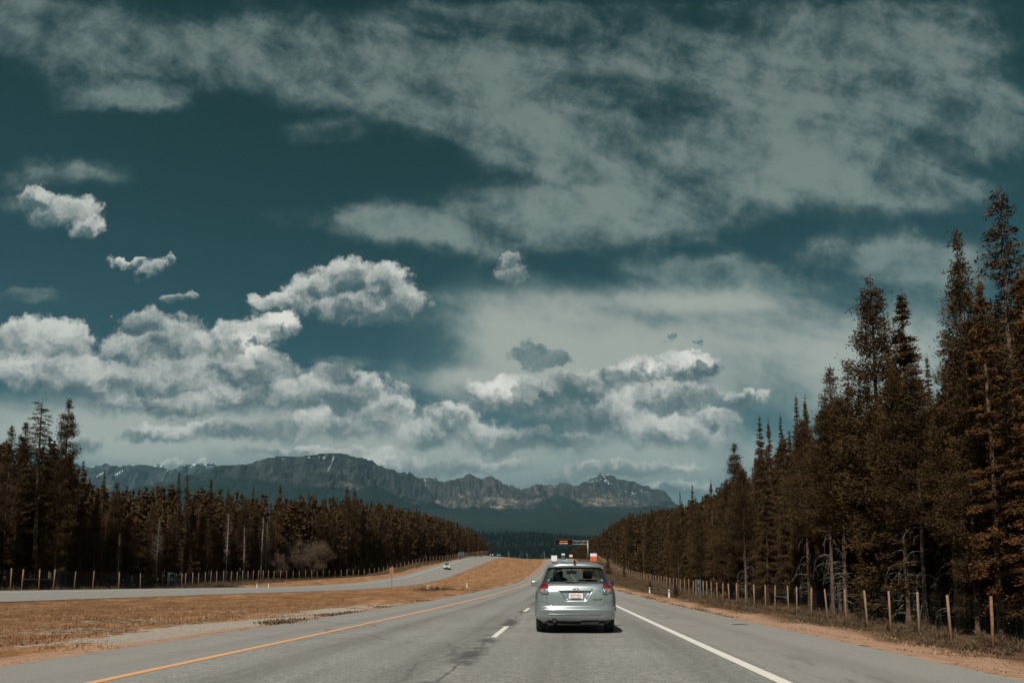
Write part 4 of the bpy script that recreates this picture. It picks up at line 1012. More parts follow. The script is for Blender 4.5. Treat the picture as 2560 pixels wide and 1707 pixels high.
    def seam(name, pts, w, off, m, parent=car):
        mb = MB()
        P = []
        for (x0, z0), (x1, z1) in zip(pts, pts[1:]):
            n = max(2, int(math.hypot(x1-x0, z1-z0)/.02)); P += [(x0+(x1-x0)*i/n, z0+(z1-z0)*i/n) for i in range(n)]
        P.append(pts[-1]); mb.tube([(x, rear_y(x, z)-off, z) for x, z in P], w, 5); return mb.build(name, m, parent, smooth=True)
    # tailgate outline and body joints
    g = [(-.600, 1.10), (-.592, .98), (-.602, .86), (-.632, .84), (-.634, .74), (-.618, .665), (-.575, .622), (-.48, .607), (0, .601)]
    seam('tailgate', g+[(-x, z) for x, z in g[-2::-1]], .0045, -.001, M_DARK)
    for s in (-1, 1): seam('bumper_joint', [(s*.634, .68), (s*.72, .70), (s*.80, .70), (s*.86, .69)], .003, -.001, M_DARK)
    seam('bumper_crease', [(-.60, .413), (0, .418), (.60, .413)], .004, .001, M_SILV)
    for s in (-1, 1):
        for x in (.30, .46): patch('reflector_notch', [(s*x-.022, .395), (s*x+.022, .395), (s*x+.03, .41), (s*x-.014, .41)], .004, M_CHR, thick=.003)
    # tail lamps
    for s in (-1, 1):
        P = lambda *q: [(s*x, z) for x, z in (q if s > 0 else q[::-1])]
        lamp = patch('tail_light', P((.585, .862), (.61, .848), (.70, .850), (.765, .875), (.800, .93), (.806, .99), (.780, 1.06), (.742, 1.11), (.690, 1.142), (.645, 1.146), (.612, 1.115), (.600, 1.02)), .004, M_BLK, thick=.004)
        patch('red_lens', P((.607, 1.012), (.78, 1.012), (.768, 1.065), (.735, 1.108), (.690, 1.133), (.650, 1.136), (.620, 1.108)), .010, M_RED, lamp, thick=.006)
        patch('lower_lens', P((.596, .868), (.70, .860), (.757, .882), (.790, .935), (.795, .985), (.782, 1.004), (.606, 1.004)), .010, M_CLR, lamp, thick=.004)
        for cx, cz, m, r in ((.742, .930, M_AMB, .024), (.715, .955, M_AMB, .016), (.648, .932, M_CHR, .030)):
            P2 = [(s*(cx+r*math.cos(a)), cz+r*1.15*math.sin(a)) for a in np.linspace(0, 2*math.pi, 17)[:-1]]
            patch('reflector', P2, .0155, m, lamp, thick=.004)
        for k in range(3): patch('reflector', [(s*(.735+.018*k-.018), .90+.03*k), (s*(.735+.018*k), .90+.03*k), (s*(.735+.018*k), .905+.03*k), (s*(.735+.018*k-.018), .905+.03*k)], .021, M_CHR, lamp)
    # number plate
    yp = rear_y(0, .82)-.012; x_ = .006
    mb = MB(); mb.box((x_-.172, yp, .750), (x_+.172, yp+.012, .898)); fr = mb.build('plate_frame', M_BLK, car, bevel=.003)
    mb = MB(); mb.box((x_-.158, yp-.003, .762), (x_+.158, yp+.004, .886)); pl = mb.build('number_plate', M_PLT, fr)
    mb = MB(); mb.box((x_-.105, yp-.006, .752), (x_+.105, yp-.001, .774)); mb.build('frame_lip', M_BLK, fr)
    text('plate_number', 'EVY\u00b7421', .088, M_PTX, fr, (x_, yp-.005, .823), sx=.78, sp=1.0, bold=.0012)
    mb = MB(); mb.box((x_-.17, yp-.01, .906), (x_+.17, yp+.03, .928)); mb.build('plate_lamp_housing', M_BLK, car)
    # emblem of three ellipses, word badges
    yb = rear_y(0, .965)-.006
    mb = MB()
    def ell(cx, cz, rx, rz, r=.0045): mb.tube([(cx+rx*math.cos(a), yb, cz+rz*math.sin(a)) for a in np.linspace(0, 2*math.pi, 33)], r, 6, cap=False)
    ell(.003, .978, .060, .040); ell(.003, .990, .045, .0165, .004); ell(.003, .976, .0175, .036, .004); mb.build('emblem', M_CHR, car, smooth=True)
    mb = MB(); mb.tube([(.003+.064*math.cos(a), yb+.004, .978+.044*math.sin(a)) for a in np.linspace(0, 2*math.pi, 33)], .004, 6, cap=False); mb.build('emblem_shadow_line', M_GREY, car)
    text('left_badge', 'TOYOTA', .034, M_GREY, car, (-.475, rear_y(-.475, .945)-.002, .945), rot=(R(90), 0, R(-4)), ext=.002, sp=1.15)
    text('right_badge', 'MATRIX', .034, M_GREY, car, (.475, rear_y(.475, .945)-.002, .945), rot=(R(90), 0, R(4)), ext=.002, sp=1.15)
    text('script_badge', 'Matrix', .065, M_BLK, car, (.455, rear_y(.455, .745)-.002, .745), rot=(R(90), R(-5), R(4)), ext=.002, shear=.5, sx=1.3)
    seam('garnish_line', [(-.35, .992), (-.07, .995)], .0022, .0005, M_GREY); seam('garnish_line', [(.075, .995), (.35, .992)], .0022, .0005, M_GREY)
    seam('garnish_shadow_gap', [(-.350, .929), (.350, .929)], .006, -.004, M_DARK)
    # roof spoiler with its lamp, rear wiper, aerial
    mb = MB(); V2 = []; n = 40
    for i in range(n+1):
        x = -.625+1.25*i/n; e = (abs(x)/.625)**5; yb_ = .435+.12*e; zt = 1.492-.018*(x/.6)**2-.022*e; zb = 1.428-.006*(x/.6)**2
        V2 += [(x, .60, zt+.010), (x, yb_+.03, zt), (x, yb_, zt-.016), (x, yb_+.004, zb+.012), (x, yb_+.02, zb), (x, .54, zb+.008)]
    F2 = [(i*6+k, i*6+(k+1) % 6, (i+1)*6+(k+1) % 6, (i+1)*6+k) for i in range(n) for k in range(6)]+[tuple(range(6)), tuple(n*6+5-k for k in range(6))]
    mb.add(V2, F2); sp_ = mb.build('spoiler', M_SILV, car, smooth=True)
    mb = MB(); mb.box((-.03, .425, 1.475), (.03, .44, 1.487)); mb.build('washer_nozzle', M_BLK, sp_)
    mb = MB(); mb.tube([(-.03, .205, 1.125), (-.06, .225, 1.155), (-.18, .20, 1.150), (-.20, .215, 1.160)], [.02, .012, .008, .006], 6); mb.tube([(-.24, .225, 1.160), (-.02, .215, 1.152), (.22, .225, 1.160)], .007, 5); mb.build('rear_wiper', M_BLK, car)
    mb = MB(); mb.tube([(.004, .78, 1.515), (.004, .76, 1.545), (.004, .74, 1.575)], [.032, .020, .010], 8); mb.tube([(.004, .74, 1.57), (.004, .58, 1.92)], [.010, .006], 6); mb.build('aerial', M_BLK, car)
    # door mirrors
    for s in (-1, 1):
        mb = MB(); mb.box((-.095, -.045, -.072), (.095, .085, .072)); o = mb.build('door_mirror', M_SILV if s < 0 else M_BLK, car, smooth=True, bevel=.03); o.location = (s*.93, 2.50, 1.10)  # lit left and shaded right housing put into the choice of material
        mb = MB(); mb.box((-.078, -.0495, -.054), (.078, -.0455, .054)); g_ = mb.build('mirror_glass', M_CHR if s < 0 else M_GLD, o)  # bright left and dark right glass likewise paint the lit and shaded mirror
        mb = MB(); mb.tube([(-s*.16, .05, -.03), (-s*.06, .03, -.01)], .022, 6); mb.build('mirror_arm', M_BLK, o)
        mb = MB(); mb.box((s*.885-.012, 1.30, .93), (s*.885+.012, 1.50, .955)); mb.build('door_handle', M_SILV, car, bevel=.006)
    # wheels
    for s in (-1, 1):
        for yc in (.86, 3.46):
            prof = [(.20, -.10), (.285, -.103), (.305, -.092), (.314, -.07), (.316, 0), (.314, .07), (.305, .092), (.285, .103), (.20, .10)]; V3 = []; n = 40
            for i in range(n):
                a = 2*math.pi*i/n
                for r_, x in prof: V3.append((x, math.cos(a)*r_, math.sin(a)*r_))
            k = len(prof); F3 = [(i*k+j, i*k+j+1, ((i+1) % n)*k+j+1, ((i+1) % n)*k+j) for i in range(n) for j in range(k-1)]
            w = mesh('wheel', V3, F3, M_RUB, car, smooth=True); w.location = (s*.765, yc, .316)
            mb = MB(); mb.tube([(-s*.06, 0, 0), (s*.075, 0, 0)], [.205, .205], 24); [mb.box((s*.07, -.03, .02), (s*.09, .03, .19), Matrix.Rotation(q*2*math.pi/5, 4, 'X')) for q in range(5)]; mb.build('rim', M_RIM, w)
    # underside, silencer, tail pipe
    mb = MB(); mb.box((-.62, .20, .17), (.62, 4.0, .26)); mb.box((-.60, .5, .30), (.60, 3.9, .50)); mb.build('underbody', M_DARK, car)
    mb = MB(); mb.box((.10, .16, .175), (.50, .42, .27)); mb.build('silencer', M_DARK, car, bevel=.03)
    mb = MB(); mb.tube([(-.465, .55, .27), (-.465, .10, .262)], .045, 14, cap=False); mb.tube([(-.465, .50, .27), (-.465, .12, .262)], .036, 14); mb.build('tail_pipe', mat('sooty_metal', (.09, .07, .06), rough=.5, metal=.7), car)
    mb = MB(); mb.tube([(-.62, .78, .22), (.62, .78, .22)], .04, 8); mb.box((-.66, .62, .16), (-.56, .92, .24)); mb.box((.56, .62, .16), (.66, .92, .24)); mb.build('rear_axle', M_DARK, car)
    for s in (-1, 1): mb = MB(); mb.box((s*.78-.10, 1.19, .12), (s*.78+.10, 1.2, .30)); mb.build('mud_flap', M_BLK, car)
    # cabin
    mb = MB(); mb.box((-.70, .30, .62), (.70, 4.0, .66)); mb.build('cabin_floor', M_DARK, car)
    mb = MB(); mb.box((-.62, 1.10, .66), (.62, 1.28, 1.10)); mb.build('rear_seat', M_FAB, car, bevel=.03)
    for x in (-.40, .40): mb = MB(); mb.box((x-.11, 1.12, 1.11), (x+.11, 1.20, 1.175)); mb.build('headrest', M_FAB, car, bevel=.02)
    for s in (-1, 1):
        mb = MB(); mb.box((s*.36-.24, 1.95, .66), (s*.36+.24, 2.10, 1.20)); st = mb.build('front_seat', M_FAB, car, bevel=.05)
        mb = MB(); mb.box((s*.36-.12, 1.97, 1.215), (s*.36+.12, 2.07, 1.385)); mb.build('headrest', M_FAB, st, bevel=.035)
    mb = MB(); mb.box((-.70, 2.75, .66), (.70, 3.0, 1.09)); mb.build('dashboard', M_DARK, car, bevel=.04)
    mb = MB(); mb.tube([(-.36+.19*math.cos(a), 2.60-.05*math.sin(a), 1.02+.17*math.sin(a)) for a in np.linspace(0, 2*math.pi, 25)], .016, 6, cap=False); mb.build('steering_wheel', M_BLK, car)
    mb = MB(); mb.box((-.15, 2.30, 1.325), (.11, 2.34, 1.395)); mb.tube([(-.02, 2.33, 1.39), (-.02, 2.28, 1.45)], .012, 6); mb.build('interior_mirror', M_BLK, car)
    # stickers in the lower window corners
    for s in (-1, 1):
        mb = MB(); mb.tube([(s*.585, rear_y(s*.585, 1.175)-.003, 1.175), (s*.585, rear_y(s*.585, 1.175)-.006, 1.175)], .020, 10); mb.tube([(s*.565, rear_y(s*.565, 1.20)-.003, 1.195), (s*.565, rear_y(s*.565, 1.20)-.006, 1.195)], .012, 8)
        mb.build('window_sticker', mat('sticker_blue', (.10, .42, .62), rough=.5), car)
    return car
CARX, CARY = 1.315, 15.42
bpy.context.view_layer.update()
car = build_hatch(); bpy.context.view_layer.update()
def settle(o):
    if o.name.startswith('wheel'): return
    M = o.matrix_world; Mi = M.inverted(); ZM = ([-1, 0, .32, .41, .60, .82, 1.115, 1.42, 1.534, 2.5], [-1, 0, .325, .405, .56, .79, 1.045, 1.375, 1.534, 2.5])
    if o.type == 'MESH':
        for v in o.data.vertices:
            w = M @ v.co; w.z = float(np.interp(w.z, *ZM)); v.co = Mi @ w
        o.data.update()
    for c in o.children: settle(c)
settle(car)
car.location = (CARX, CARY, float(Rz(CARY+.9))+.004); car.rotation_euler = (R(.15), 0, math.atan(-SL)*.75); car.scale = (.955, .955, .982)
# the driver, seen as head and shoulders through the rear window
def build_driver():
    sk = {'pelvis': ((0, 0, 0), .15), 'belly': ((0, -.03, .16), .145), 'chest': ((0, -.05, .34), .16), 'neckb': ((0, -.03, .47), .07), 'neck': ((0, -.01, .53), .055), 'head': ((0, .01, .62), .088), 'crown': ((0, 0, .70), .075),
          'sl': ((-.19, -.04, .42), .065), 'el': ((-.25, .12, .20), .045), 'wl': ((-.17, .38, .27), .030), 'hl': ((-.14, .45, .31), .034), 'sr': ((.19, -.04, .42), .065), 'er': ((.25, .12, .20), .045), 'wr': ((.17, .38, .27), .030), 'hr': ((.14, .45, .31), .034),
          'kl': ((-.13, .48, .02), .075), 'al': ((-.13, .62, -.32), .05), 'kr': ((.13, .48, .02), .075), 'ar': ((.13, .66, -.30), .05), 'tl': ((-.11, .10, 0), .10), 'tr': ((.11, .10, 0), .10)}
    nm = list(sk); ed = [('pelvis','belly'),('belly','chest'),('chest','neckb'),('neckb','neck'),('neck','head'),('head','crown'),('neckb','sl'),('sl','el'),('el','wl'),('wl','hl'),('neckb','sr'),('sr','er'),('er','wr'),('wr','hr'),('pelvis','tl'),('tl','kl'),('kl','al'),('pelvis','tr'),('tr','kr'),('kr','ar')]
    me = bpy.data.meshes.new('person'); me.from_pydata([sk[k][0] for k in nm], [(nm.index(a), nm.index(b)) for a, b in ed], []); o = bpy.data.objects.new('person', me); COL.objects.link(o)
    o.modifiers.new('skin', 'SKIN'); o.modifiers.new('sub', 'SUBSURF').levels = 1
    for i, k in enumerate(nm): me.skin_vertices[0].data[i].radius = (sk[k][1],)*2; me.skin_vertices[0].data[i].use_root = (i == 0)
    me.materials.append(mat('dark_clothes', (.025, .027, .03), rough=.9)); bpy.context.view_layer.update(); dg = bpy.context.evaluated_depsgraph_get(); m2 = bpy.data.meshes.new_from_object(o.evaluated_get(dg)); bpy.data.objects.remove(o)
    o = bpy.data.objects.new('person', m2); COL.objects.link(o); tag(o, 'driver in dark clothes, dark head seen through the silver car rear window', 'person')
    mb = MB(); bm = bmesh.new(); bmesh.ops.create_uvsphere(bm, u_segments=12, v_segments=8, radius=.098); mb.add([(v.co.x, v.co.y-.012, v.co.z*1.05+.665) for v in bm.verts], [[v.index for v in f.verts] for f in bm.faces]); bm.free(); mb.build('hair', mat('dark_hair', (.015, .011, .009), rough=.8), o, smooth=True)
    return o
drv = build_driver(); drv.matrix_world = car.matrix_basis @ Matrix.Translation((-.36, 2.18, .70)) if False else Matrix.Translation((CARX-.34+.05*2.1, CARY+2.08, .735)) @ Matrix.Scale(.95, 4) @ Matrix.Rotation(math.atan(-SL)*.75, 4, 'Z')
# ================================================================ other vehicles
def small_vehicle(name, label, cat, loc, rz, W_=1.8, L=4.5, H=1.5, colour=(.5,.5,.5), kind='car', group=None, lit=False):
    """y forward; origin under the middle"""
    root = empty(name, loc, rz, label, cat, group); pm = mat(name+'_paint', colour, rough=.35, metal=.2, spec=.6); w = W_/2; l = L/2; bh = {'car': .62, 'van': .50, 'truck': .45, 'pickup': .62}[kind]*H if kind != 'truck' else 1.0
    sec = lambda pts, ww: [(s*ww(z), y, z) for y, z in pts for s in (-1, 1)]
    mb = MB(); z0 = .28
    P = [(-l, z0+.12), (-l+.04, bh*.85), (-l+.12, bh), (l*.62, bh*.97), (l-.12, bh*.80), (l, z0+.2), (l-.08, z0)]; P = [(-l+.1, z0)]+P
    V2 = [(-w*.97, y, z) for y, z in P]+[(w*.97, y, z) for y, z in P]; n = len(P)
    mb.add(V2, [tuple(range(n-1, -1, -1)), tuple(range(n, 2*n))]+[(i, (i+1) % n, n+(i+1) % n, n+i) for i in range(n)]); mb.build('body', pm, root, bevel=.04, smooth=False)
    if kind == 'truck': c0, c1, ct = l*.45, l*.92, 2.1
    elif kind == 'pickup': c0, c1, ct = -l*.15, l*.50, H
    elif kind == 'van': c0, c1, ct = -l+.05, l*.72, H
    else: c0, c1, ct = -l*.72, l*.40, H
    tw = w*.80; cb = bh-.02; ins = .28 if kind != 'van' else .12
    V2 = [(-w*.93, c0, cb), (w*.93, c0, cb), (w*.93, c1+.35, cb), (-w*.93, c1+.35, cb), (-tw, c0+ins, ct), (tw, c0+ins, ct), (tw, c1-ins, ct), (-tw, c1-ins, ct)]
    mb = MB(); mb.add(V2, [(0,3,2,1),(4,5,6,7),(0,1,5,4),(1,2,6,5),(2,3,7,6),(3,0,4,7)]); mb.build('cabin', pm, root, bevel=.05)
    def pane(nm, a, b, c, d, off, sx=.86):
        q = [Vector(V2[i]) for i in (a, b, c, d)]; ce = sum(q, Vector())/4; q = [ce+(v-ce)*sx for v in q]; nrm = (q[1]-q[0]).cross(q[2]-q[1]).normalized(); nrm = nrm if nrm.dot(ce-Vector((0, (c0+c1)/2, (cb+ct)/2))) > 0 else -nrm
        mb = MB(); Q = [v+nrm*.006 for v in q]+[v+nrm*.016 for v in q]; mb.add(Q, [(0,3,2,1),(4,5,6,7),(0,1,5,4),(1,2,6,5),(2,3,7,6),(3,0,4,7)]); mb.build(nm, M_GLD, root)
    pane('windscreen', 2, 3, 7, 6, .01); pane('rear_window', 0, 1, 5, 4, .01, .8); pane('side_window', 1, 2, 6, 5, .01, .8); pane('side_window', 3, 0, 4, 7, .01, .8)
    for s in (-1, 1):
        for yc in (-l*.62, l*.62):
            mb = MB(); mb.tube([(s*(w-.22), yc, .33), (s*(w-.20), yc, .33), (s*(w-.02), yc, .33), (s*w, yc, .33)], [.28, .33, .33, .30], 20); wh = mb.build('wheel', M_RUB, root); mb = MB(); mb.tube([(s*(w-.05), yc, .33), (s*(w+.006), yc, .33)], .18, 14); mb.build('rim', M_RIM, wh)
        mb = MB(); mb.box((s*w*.72-.14, l-.05, bh*.66), (s*w*.72+.14, l+.03, bh*.80)); mb.build('headlight', M_LIT if lit else M_CLR, root, bevel=.01)
        mb = MB(); mb.box((s*w*.80-.08, -l-.02, bh*.62), (s*w*.80+.08, -l+.06, bh*.88)); mb.build('tail_light', M_RED, root, bevel=.01)
        mb = MB(); mb.box((s*(w+.10)-.09, c1*.9, cb+.02), (s*(w+.10)+.09, c1*.9+.08, cb+.18)); mb.build('door_mirror', M_BLK, root, bevel=.02)
    mb = MB(); mb.box((-w*.45, l-.05, bh*.50), (w*.45, l+.02, bh*.74)); mb.build('grille', M_BLK, root); mb = MB(); mb.box((-w*.94, l-.10, z0+.02), (w*.94, l+.06, z0+.20)); mb.build('bumper', M_BLK if kind != 'pickup' else M_CHR, root, bevel=.02)
    return root
M_LIT = mat('lit_headlamp', (.9, .9, .85), rough=.2, Emission_Color=(1, .93, .8, 1), Emission_Strength=1.5)
def road_pos(x0, Y): return (x0+SL*Y, Y, float(Rz(Y))+.005)
def opp_pos(off, Y): return (float(LX(Y))-off, Y, float(Lz(Y)+Lc(Y)*off/12)+.005)
# white box truck ahead in the left lane
def box_truck():
    X, Y, Z = road_pos(-3.2, 318); o = small_vehicle('box_truck', 'white box truck far ahead in the left lane, above the silver car roof', 'truck', (X, Y, Z), -.06, 2.2, 6.6, 2.3, (.62, .62, .60), 'truck')
    mb = MB(); mb.box((-1.22, -3.4, .75), (1.22, 1.35, 2.95)); b = mb.build('cargo_box', mat('box_white', (.68, .68, .66), rough=.5, build=rough_col((.60, .60, .58), (.72, .72, .70), 1.5)), o, bevel=.03)
    mb = MB(); mb.box((-1.10, -3.43, .85), (-.01, -3.405, 2.8)); mb.build('rear_door', mat('door_white', (.60, .60, .59), rough=.45), b); mb = MB(); mb.box((.01, -3.43, .85), (1.10, -3.405, 2.8)); mb.build('rear_door', bpy.data.materials['door_white'], b)
    for s in (-1, 1): mb = MB(); mb.box((s*1.02-.1, -3.46, .55), (s*1.02+.1, -3.40, .70)); mb.build('marker_light', M_RED, b)
box_truck()
v2 = small_vehicle('camper_van', 'dark van with a white raised roof far ahead in the right lane', 'van', road_pos(.75, 372), -.06, 1.95, 5.2, 1.95, (.035, .05, .055), 'van')
mb = MB(); mb.box((-.86, -2.3, 1.93), (.86, 1.5, 2.75)); mb.build('raised_roof', mat('cream_white', (.60, .61, .58), rough=.5), v2, bevel=.12)
small_vehicle('hatchback', 'small light blue car far ahead, half hidden behind the silver car roof', 'car', road_pos(1.1, 322), -.06, 1.7, 4.1, 1.5, (.16, .34, .38), 'car')
pk = small_vehicle('pickup_truck', 'white pickup with a loaded rack coming down the opposite carriageway', 'pickup', opp_pos(6.4, 247), R(180)+.12, 2.0, 5.6, 1.85, (.66, .64, .60), 'pickup', lit=False)
mb = MB()
for x in (-.85, .85): mb.box((x-.03, -2.6, 1.15), (x+.03, 1.2, 1.20)); mb.box((x-.03, -2.6, 2.15), (x+.03, 1.4, 2.2)); [mb.box((x-.03, y, .9), (x+.03, y+.06, 2.2)) for y in (-2.5, -1.0, .3, 1.2)]
mb.build('rack', mat('rack_teal', (.09, .15, .16), rough=.5, metal=.4), pk)
mb = MB(); mb.box((-.75, -2.2, 1.7), (-.1, .9, 2.35)); mb.box((.15, -1.9, 1.6), (.8, .7, 2.45)); ld = mb.build('load', mat('load_grey', (.10, .14, .15), rough=.7), None, bevel=.05); ld.name = 'cargo'; ld.matrix_world = Matrix.Translation(pk.location) @ Matrix.Rotation(R(180)+.12, 4, 'Z'); ld.parent = pk; ld.matrix_parent_inverse = Matrix.Identity(4); ld.matrix_basis = Matrix.Identity(4)
small_vehicle('hatchback', 'dark car with pale headlights near the crest of the opposite carriageway, left one of two', 'car', opp_pos(6.5, 371), R(180)-.02, 1.75, 4.4, 1.5, (.03, .04, .045), 'car', 'cars at the crest of the opposite carriageway', True)
small_vehicle('hatchback', 'light blue-grey car near the crest of the opposite carriageway, right one of two', 'car', opp_pos(3.6, 378), R(180)-.02, 1.75, 4.4, 1.5, (.16, .24, .27), 'car', 'cars at the crest of the opposite carriageway', False)
# ================================================================ fences
M_POST = mat('weathered_post', rough=.85, spec=.15, build=lambda N, b: N.put(b.inputs['Base Color'], N.mixc(N.ramp(N.node('ShaderNodeObjectInfo').outputs['Random'], 0, 1, 0, .8, False), N.mixc(N.ramp(N.noise(objc(N), 5, 5, .6), .35, .65), (.18, .088, .042), (.28, .155, .082)), (.17, .135, .105))))
M_WIRE = mat('galvanised_wire', (.06, .07, .072), rough=.5, metal=.6); M_STEEL = mat('blue_grey_steel', (.11, .18, .20), rough=.5, metal=.3); M_GALV = mat('galvanised_steel', (.20, .235, .235), rough=.45, metal=.4)
def post_mesh(r, h, seed):
    rg = np.random.default_rng(seed); mb = MB(); mb.tube([(0, 0, -.4), (rg.normal(0, .01), 0, h*.5), (rg.normal(0, .015), rg.normal(0, .01), h-.02), (0, 0, h)], [r*1.05, r, r*.93, r*.7], 9); return mb
def fence(name, label, pts, hts, seed, braces=()):
    """pts: (x, y, ground z) of every post"""
    root = empty(name, pts[0], 0, label, 'fence'); rg = np.random.default_rng(seed); base = Vector(pts[0]); protos = [post_mesh(.075, 2.5, seed+i).build('post', M_POST, root, smooth=True) for i in range(4)]; used = [False]*4; tops = []
    for i, p in enumerate(pts):
        q = int(rg.integers(0, 4)); o = protos[q]
        if used[q]: o = o.copy(); COL.objects.link(o); o.parent = root
        used[q] = True; o.location = Vector(p)-base; o.scale = (rg.uniform(.85, 1.15),)*2+(hts[i]/2.5,); o.rotation_euler = (rg.normal(0, .022), rg.normal(0, .022), rg.uniform(0, 6)); tops.append(hts[i])
    mb = MB()
    for a in range(len(pts)-1):
        p, q = Vector(pts[a])-base, Vector(pts[a+1])-base
        if (Vector(pts[a])).y > 170: continue
        for k in np.linspace(.08, .95, 12): mb.tube([p+Vector((0, 0, tops[a]*k)), q+Vector((0, 0, tops[a+1]*k))], .0045, 3, cap=False)
        n = max(2, int((q-p).length/.45))
        for j in range(1, n):
            c = p.lerp(q, j/n); mb.tube([c+Vector((0, 0, .1)), c+Vector((0, 0, tops[a]*.93))], .003, 3, cap=False)
    mb.build('wire_netting', M_WIRE, root)
    for (i, j, zz) in braces:
        p, q = Vector(pts[i])-base, Vector(pts[j])-base; mb = MB(); mb.tube([p+Vector((0, 0, zz)), q+Vector((0, 0, zz))], .035, 6); mb.build('brace_rail', M_STEEL, root)
    return root
rp = []; rh = []
cols = [2466, 2365, 2287, 2217, 2160, 2108, 2062, 2022, 1986, 1966, 1933, 1909, 1882, 1860, 1839, 1820, 1804, 1790, 1776, 1765]
for c in cols:
    x0 = 20.4; Y = x0*F/(c-1404.5); rp.append((x0+SL*Y, Y, ground_z(x0+SL*Y, Y)-.02)); rh.append(2.42+.12*RNG.random())
rp = [(20.4+SL*y, y, ground_z(20.4+SL*y, y)-.02) for y in (20., 24, 28, 31.8)]+rp; rh = [2.45]*4+rh
Y = rp[-1][1]+2.6; xo = 20.4
while Y < 395:
    xo = float(np.interp(Y, [110, 200, 250, 300, 395], [20.4, 20.2, 18.8, 18.5, 18.2]))
    rp.append((xo+SL*Y, Y, ground_z(xo+SL*Y, Y)-.02)); rh.append(2.4+.2*RNG.random()); Y += 4.1 if Y < 200 else 5.0
fence('wire_fence', 'tall wire fence on wooden posts along the foot of the right forest', rp, rh, 100, ((13, 14, 1.5), (22, 23, 1.4)))
lp = []; lh = []
lc_ = [-160, -110, -60, 3, 33, 62, 103, 139, 189, 238, 302, 356, 408, 458, 468, 485, 499, 515, 530, 545, 563]
for c in lc_:
    Y = 40.
    while at_col(c, Y) > float(FX(Y)): Y += .4
    X = float(FX(Y)); lp.append((X, Y, ground_z(X, Y)-.02)); lh.append(2.5+.25*RNG.random())
Y = lp[-1][1]+4
while Y < 392: X = float(FX(Y)); lp.append((X, Y, ground_z(X, Y)-.02)); lh.append(2.35+.25*RNG.random()); Y += 3.4 if Y < 240 else 3.1
fence('wire_fence', 'tall wire fence on wooden posts along the foot of the left forest', lp, lh, 200, ((5, 7, 1.4), (12, 13, 1.5)))
def gate(label, X, Y, z, h, w):
    root = empty('gate', (X, Y, z), .1, label, 'gate')
    for s in (-1, 1): mb = MB(); mb.tube([(s*w/2, 0, -.3), (s*w/2, 0, h)], .055, 10); mb.build('gate_post', M_STEEL, root)
    mb = MB(); mb.box((-w*.36, -.02, .15), (-w*.29, .02, h*.97)); mb.box((w*.29, -.02, .15), (w*.36, .02, h*.97))
    for zz in (.15, h*.5, h*.93): mb.box((-w*.285, -.018, zz), (w*.285, .018, zz+.06))
    mb.build('gate_leaf', M_STEEL, root)
    mb = MB(); mb.box((-w/2, -.03, h-.06), (w/2, .03, h)); mb.build('gate_header', M_STEEL, root)
Y = 20.4*F/(1745.7-1404.5); X = 20.25+SL*Y; gate('narrow blue-grey steel gate in the right fence', X, Y, ground_z(X, Y), 2.65, .75)
Y = 60.
while at_col(434, Y) > float(FX(Y))+.3: Y += .4
gate('narrow blue-grey steel gate in the left fence', at_col(434, Y), Y, ground_z(at_col(434, Y), Y), 2.7, 1.25)
# ================================================================ signs and posts
M_SIGNK = mat('sign_black', (.003, .004, .005), rough=.9, spec=.1); M_OR = mat('sign_orange', (.48, .10, .038), rough=.5); M_SW = mat('sign_white', (.58, .60, .58), rough=.5)
M_EO = mat('amber_lamps', (.8, .25, .02), Emission_Color=(1, .30, .03, 1), Emission_Strength=.3); M_EW = mat('white_lamps', (.7, .7, .65), Emission_Color=(.9, .95, .85, 1), Emission_Strength=.3)
def gantry():
    Y = 380.; x0 = 13.4; X = x0+SL*Y; g = ground_z(X, Y); root = empty('sign_gantry', (X, Y, g), 0, 'grey steel cantilever gantry holding a black message board over the highway', 'sign gantry')
    zt = CAMH+(HORIZ-1350.5)/F*Y*1.0-g; k = Y/F
    mb = MB(); mb.tube([(0, 0, -.5), (0, 0, zt)], [.42, .30], 14); mb.build('pole', M_GALV, root, smooth=True)
    x1 = -(1472.5-1390.5)*k; mb = MB(); z1 = zt-.35; z2 = zt-1.95; mb.tube([(0, 0, z1), (x1+2, 0, z1)], .15, 8); mb.tube([(0, 0, z2), (x1+2, 0, z2)], .15, 8); n = 9
    for i in range(n): a = (x1+2)*i/n; b = (x1+2)*(i+1)/n; mb.tube([(a, 0, z1 if i % 2 else z2), (b, 0, z2 if i % 2 else z1)], .06, 6)
    mb.build('arm', M_GALV, root)
    w = 43*k; zc = CAMH+(HORIZ-1355.7)/F*Y-g; h = 13.8*k
    mb = MB(); mb.box((x1, -.75, zc-h/2), (x1+w, -.25, zc+h/2)); b = mb.build('message_board', M_SIGNK, root)
    mb = MB()
    for a, c in (((x1-.12, -.80, zc-h/2-.14), (x1+w+.12, -.70, zc-h/2)), ((x1-.12, -.80, zc+h/2), (x1+w+.12, -.70, zc+h/2+.14)), ((x1-.14, -.80, zc-h/2), (x1, -.70, zc+h/2)), ((x1+w, -.80, zc-h/2), (x1+w+.14, -.70, zc+h/2))): mb.box(a, c)
    mb.build('board_frame', mat('rust_frame', (.10, .04, .02), rough=.7), b)
    text('amber_text', 'AREA SAFETY', .78, M_EO, b, (x1+w*.5, -.77, zc+.50), sx=.86, sp=1.05, ext=.01); text('white_text', 'MUST PERMIT', .78, M_EW, b, (x1+w*.5, -.77, zc-.58), sx=.90, sp=1.05, ext=.01)
gantry()
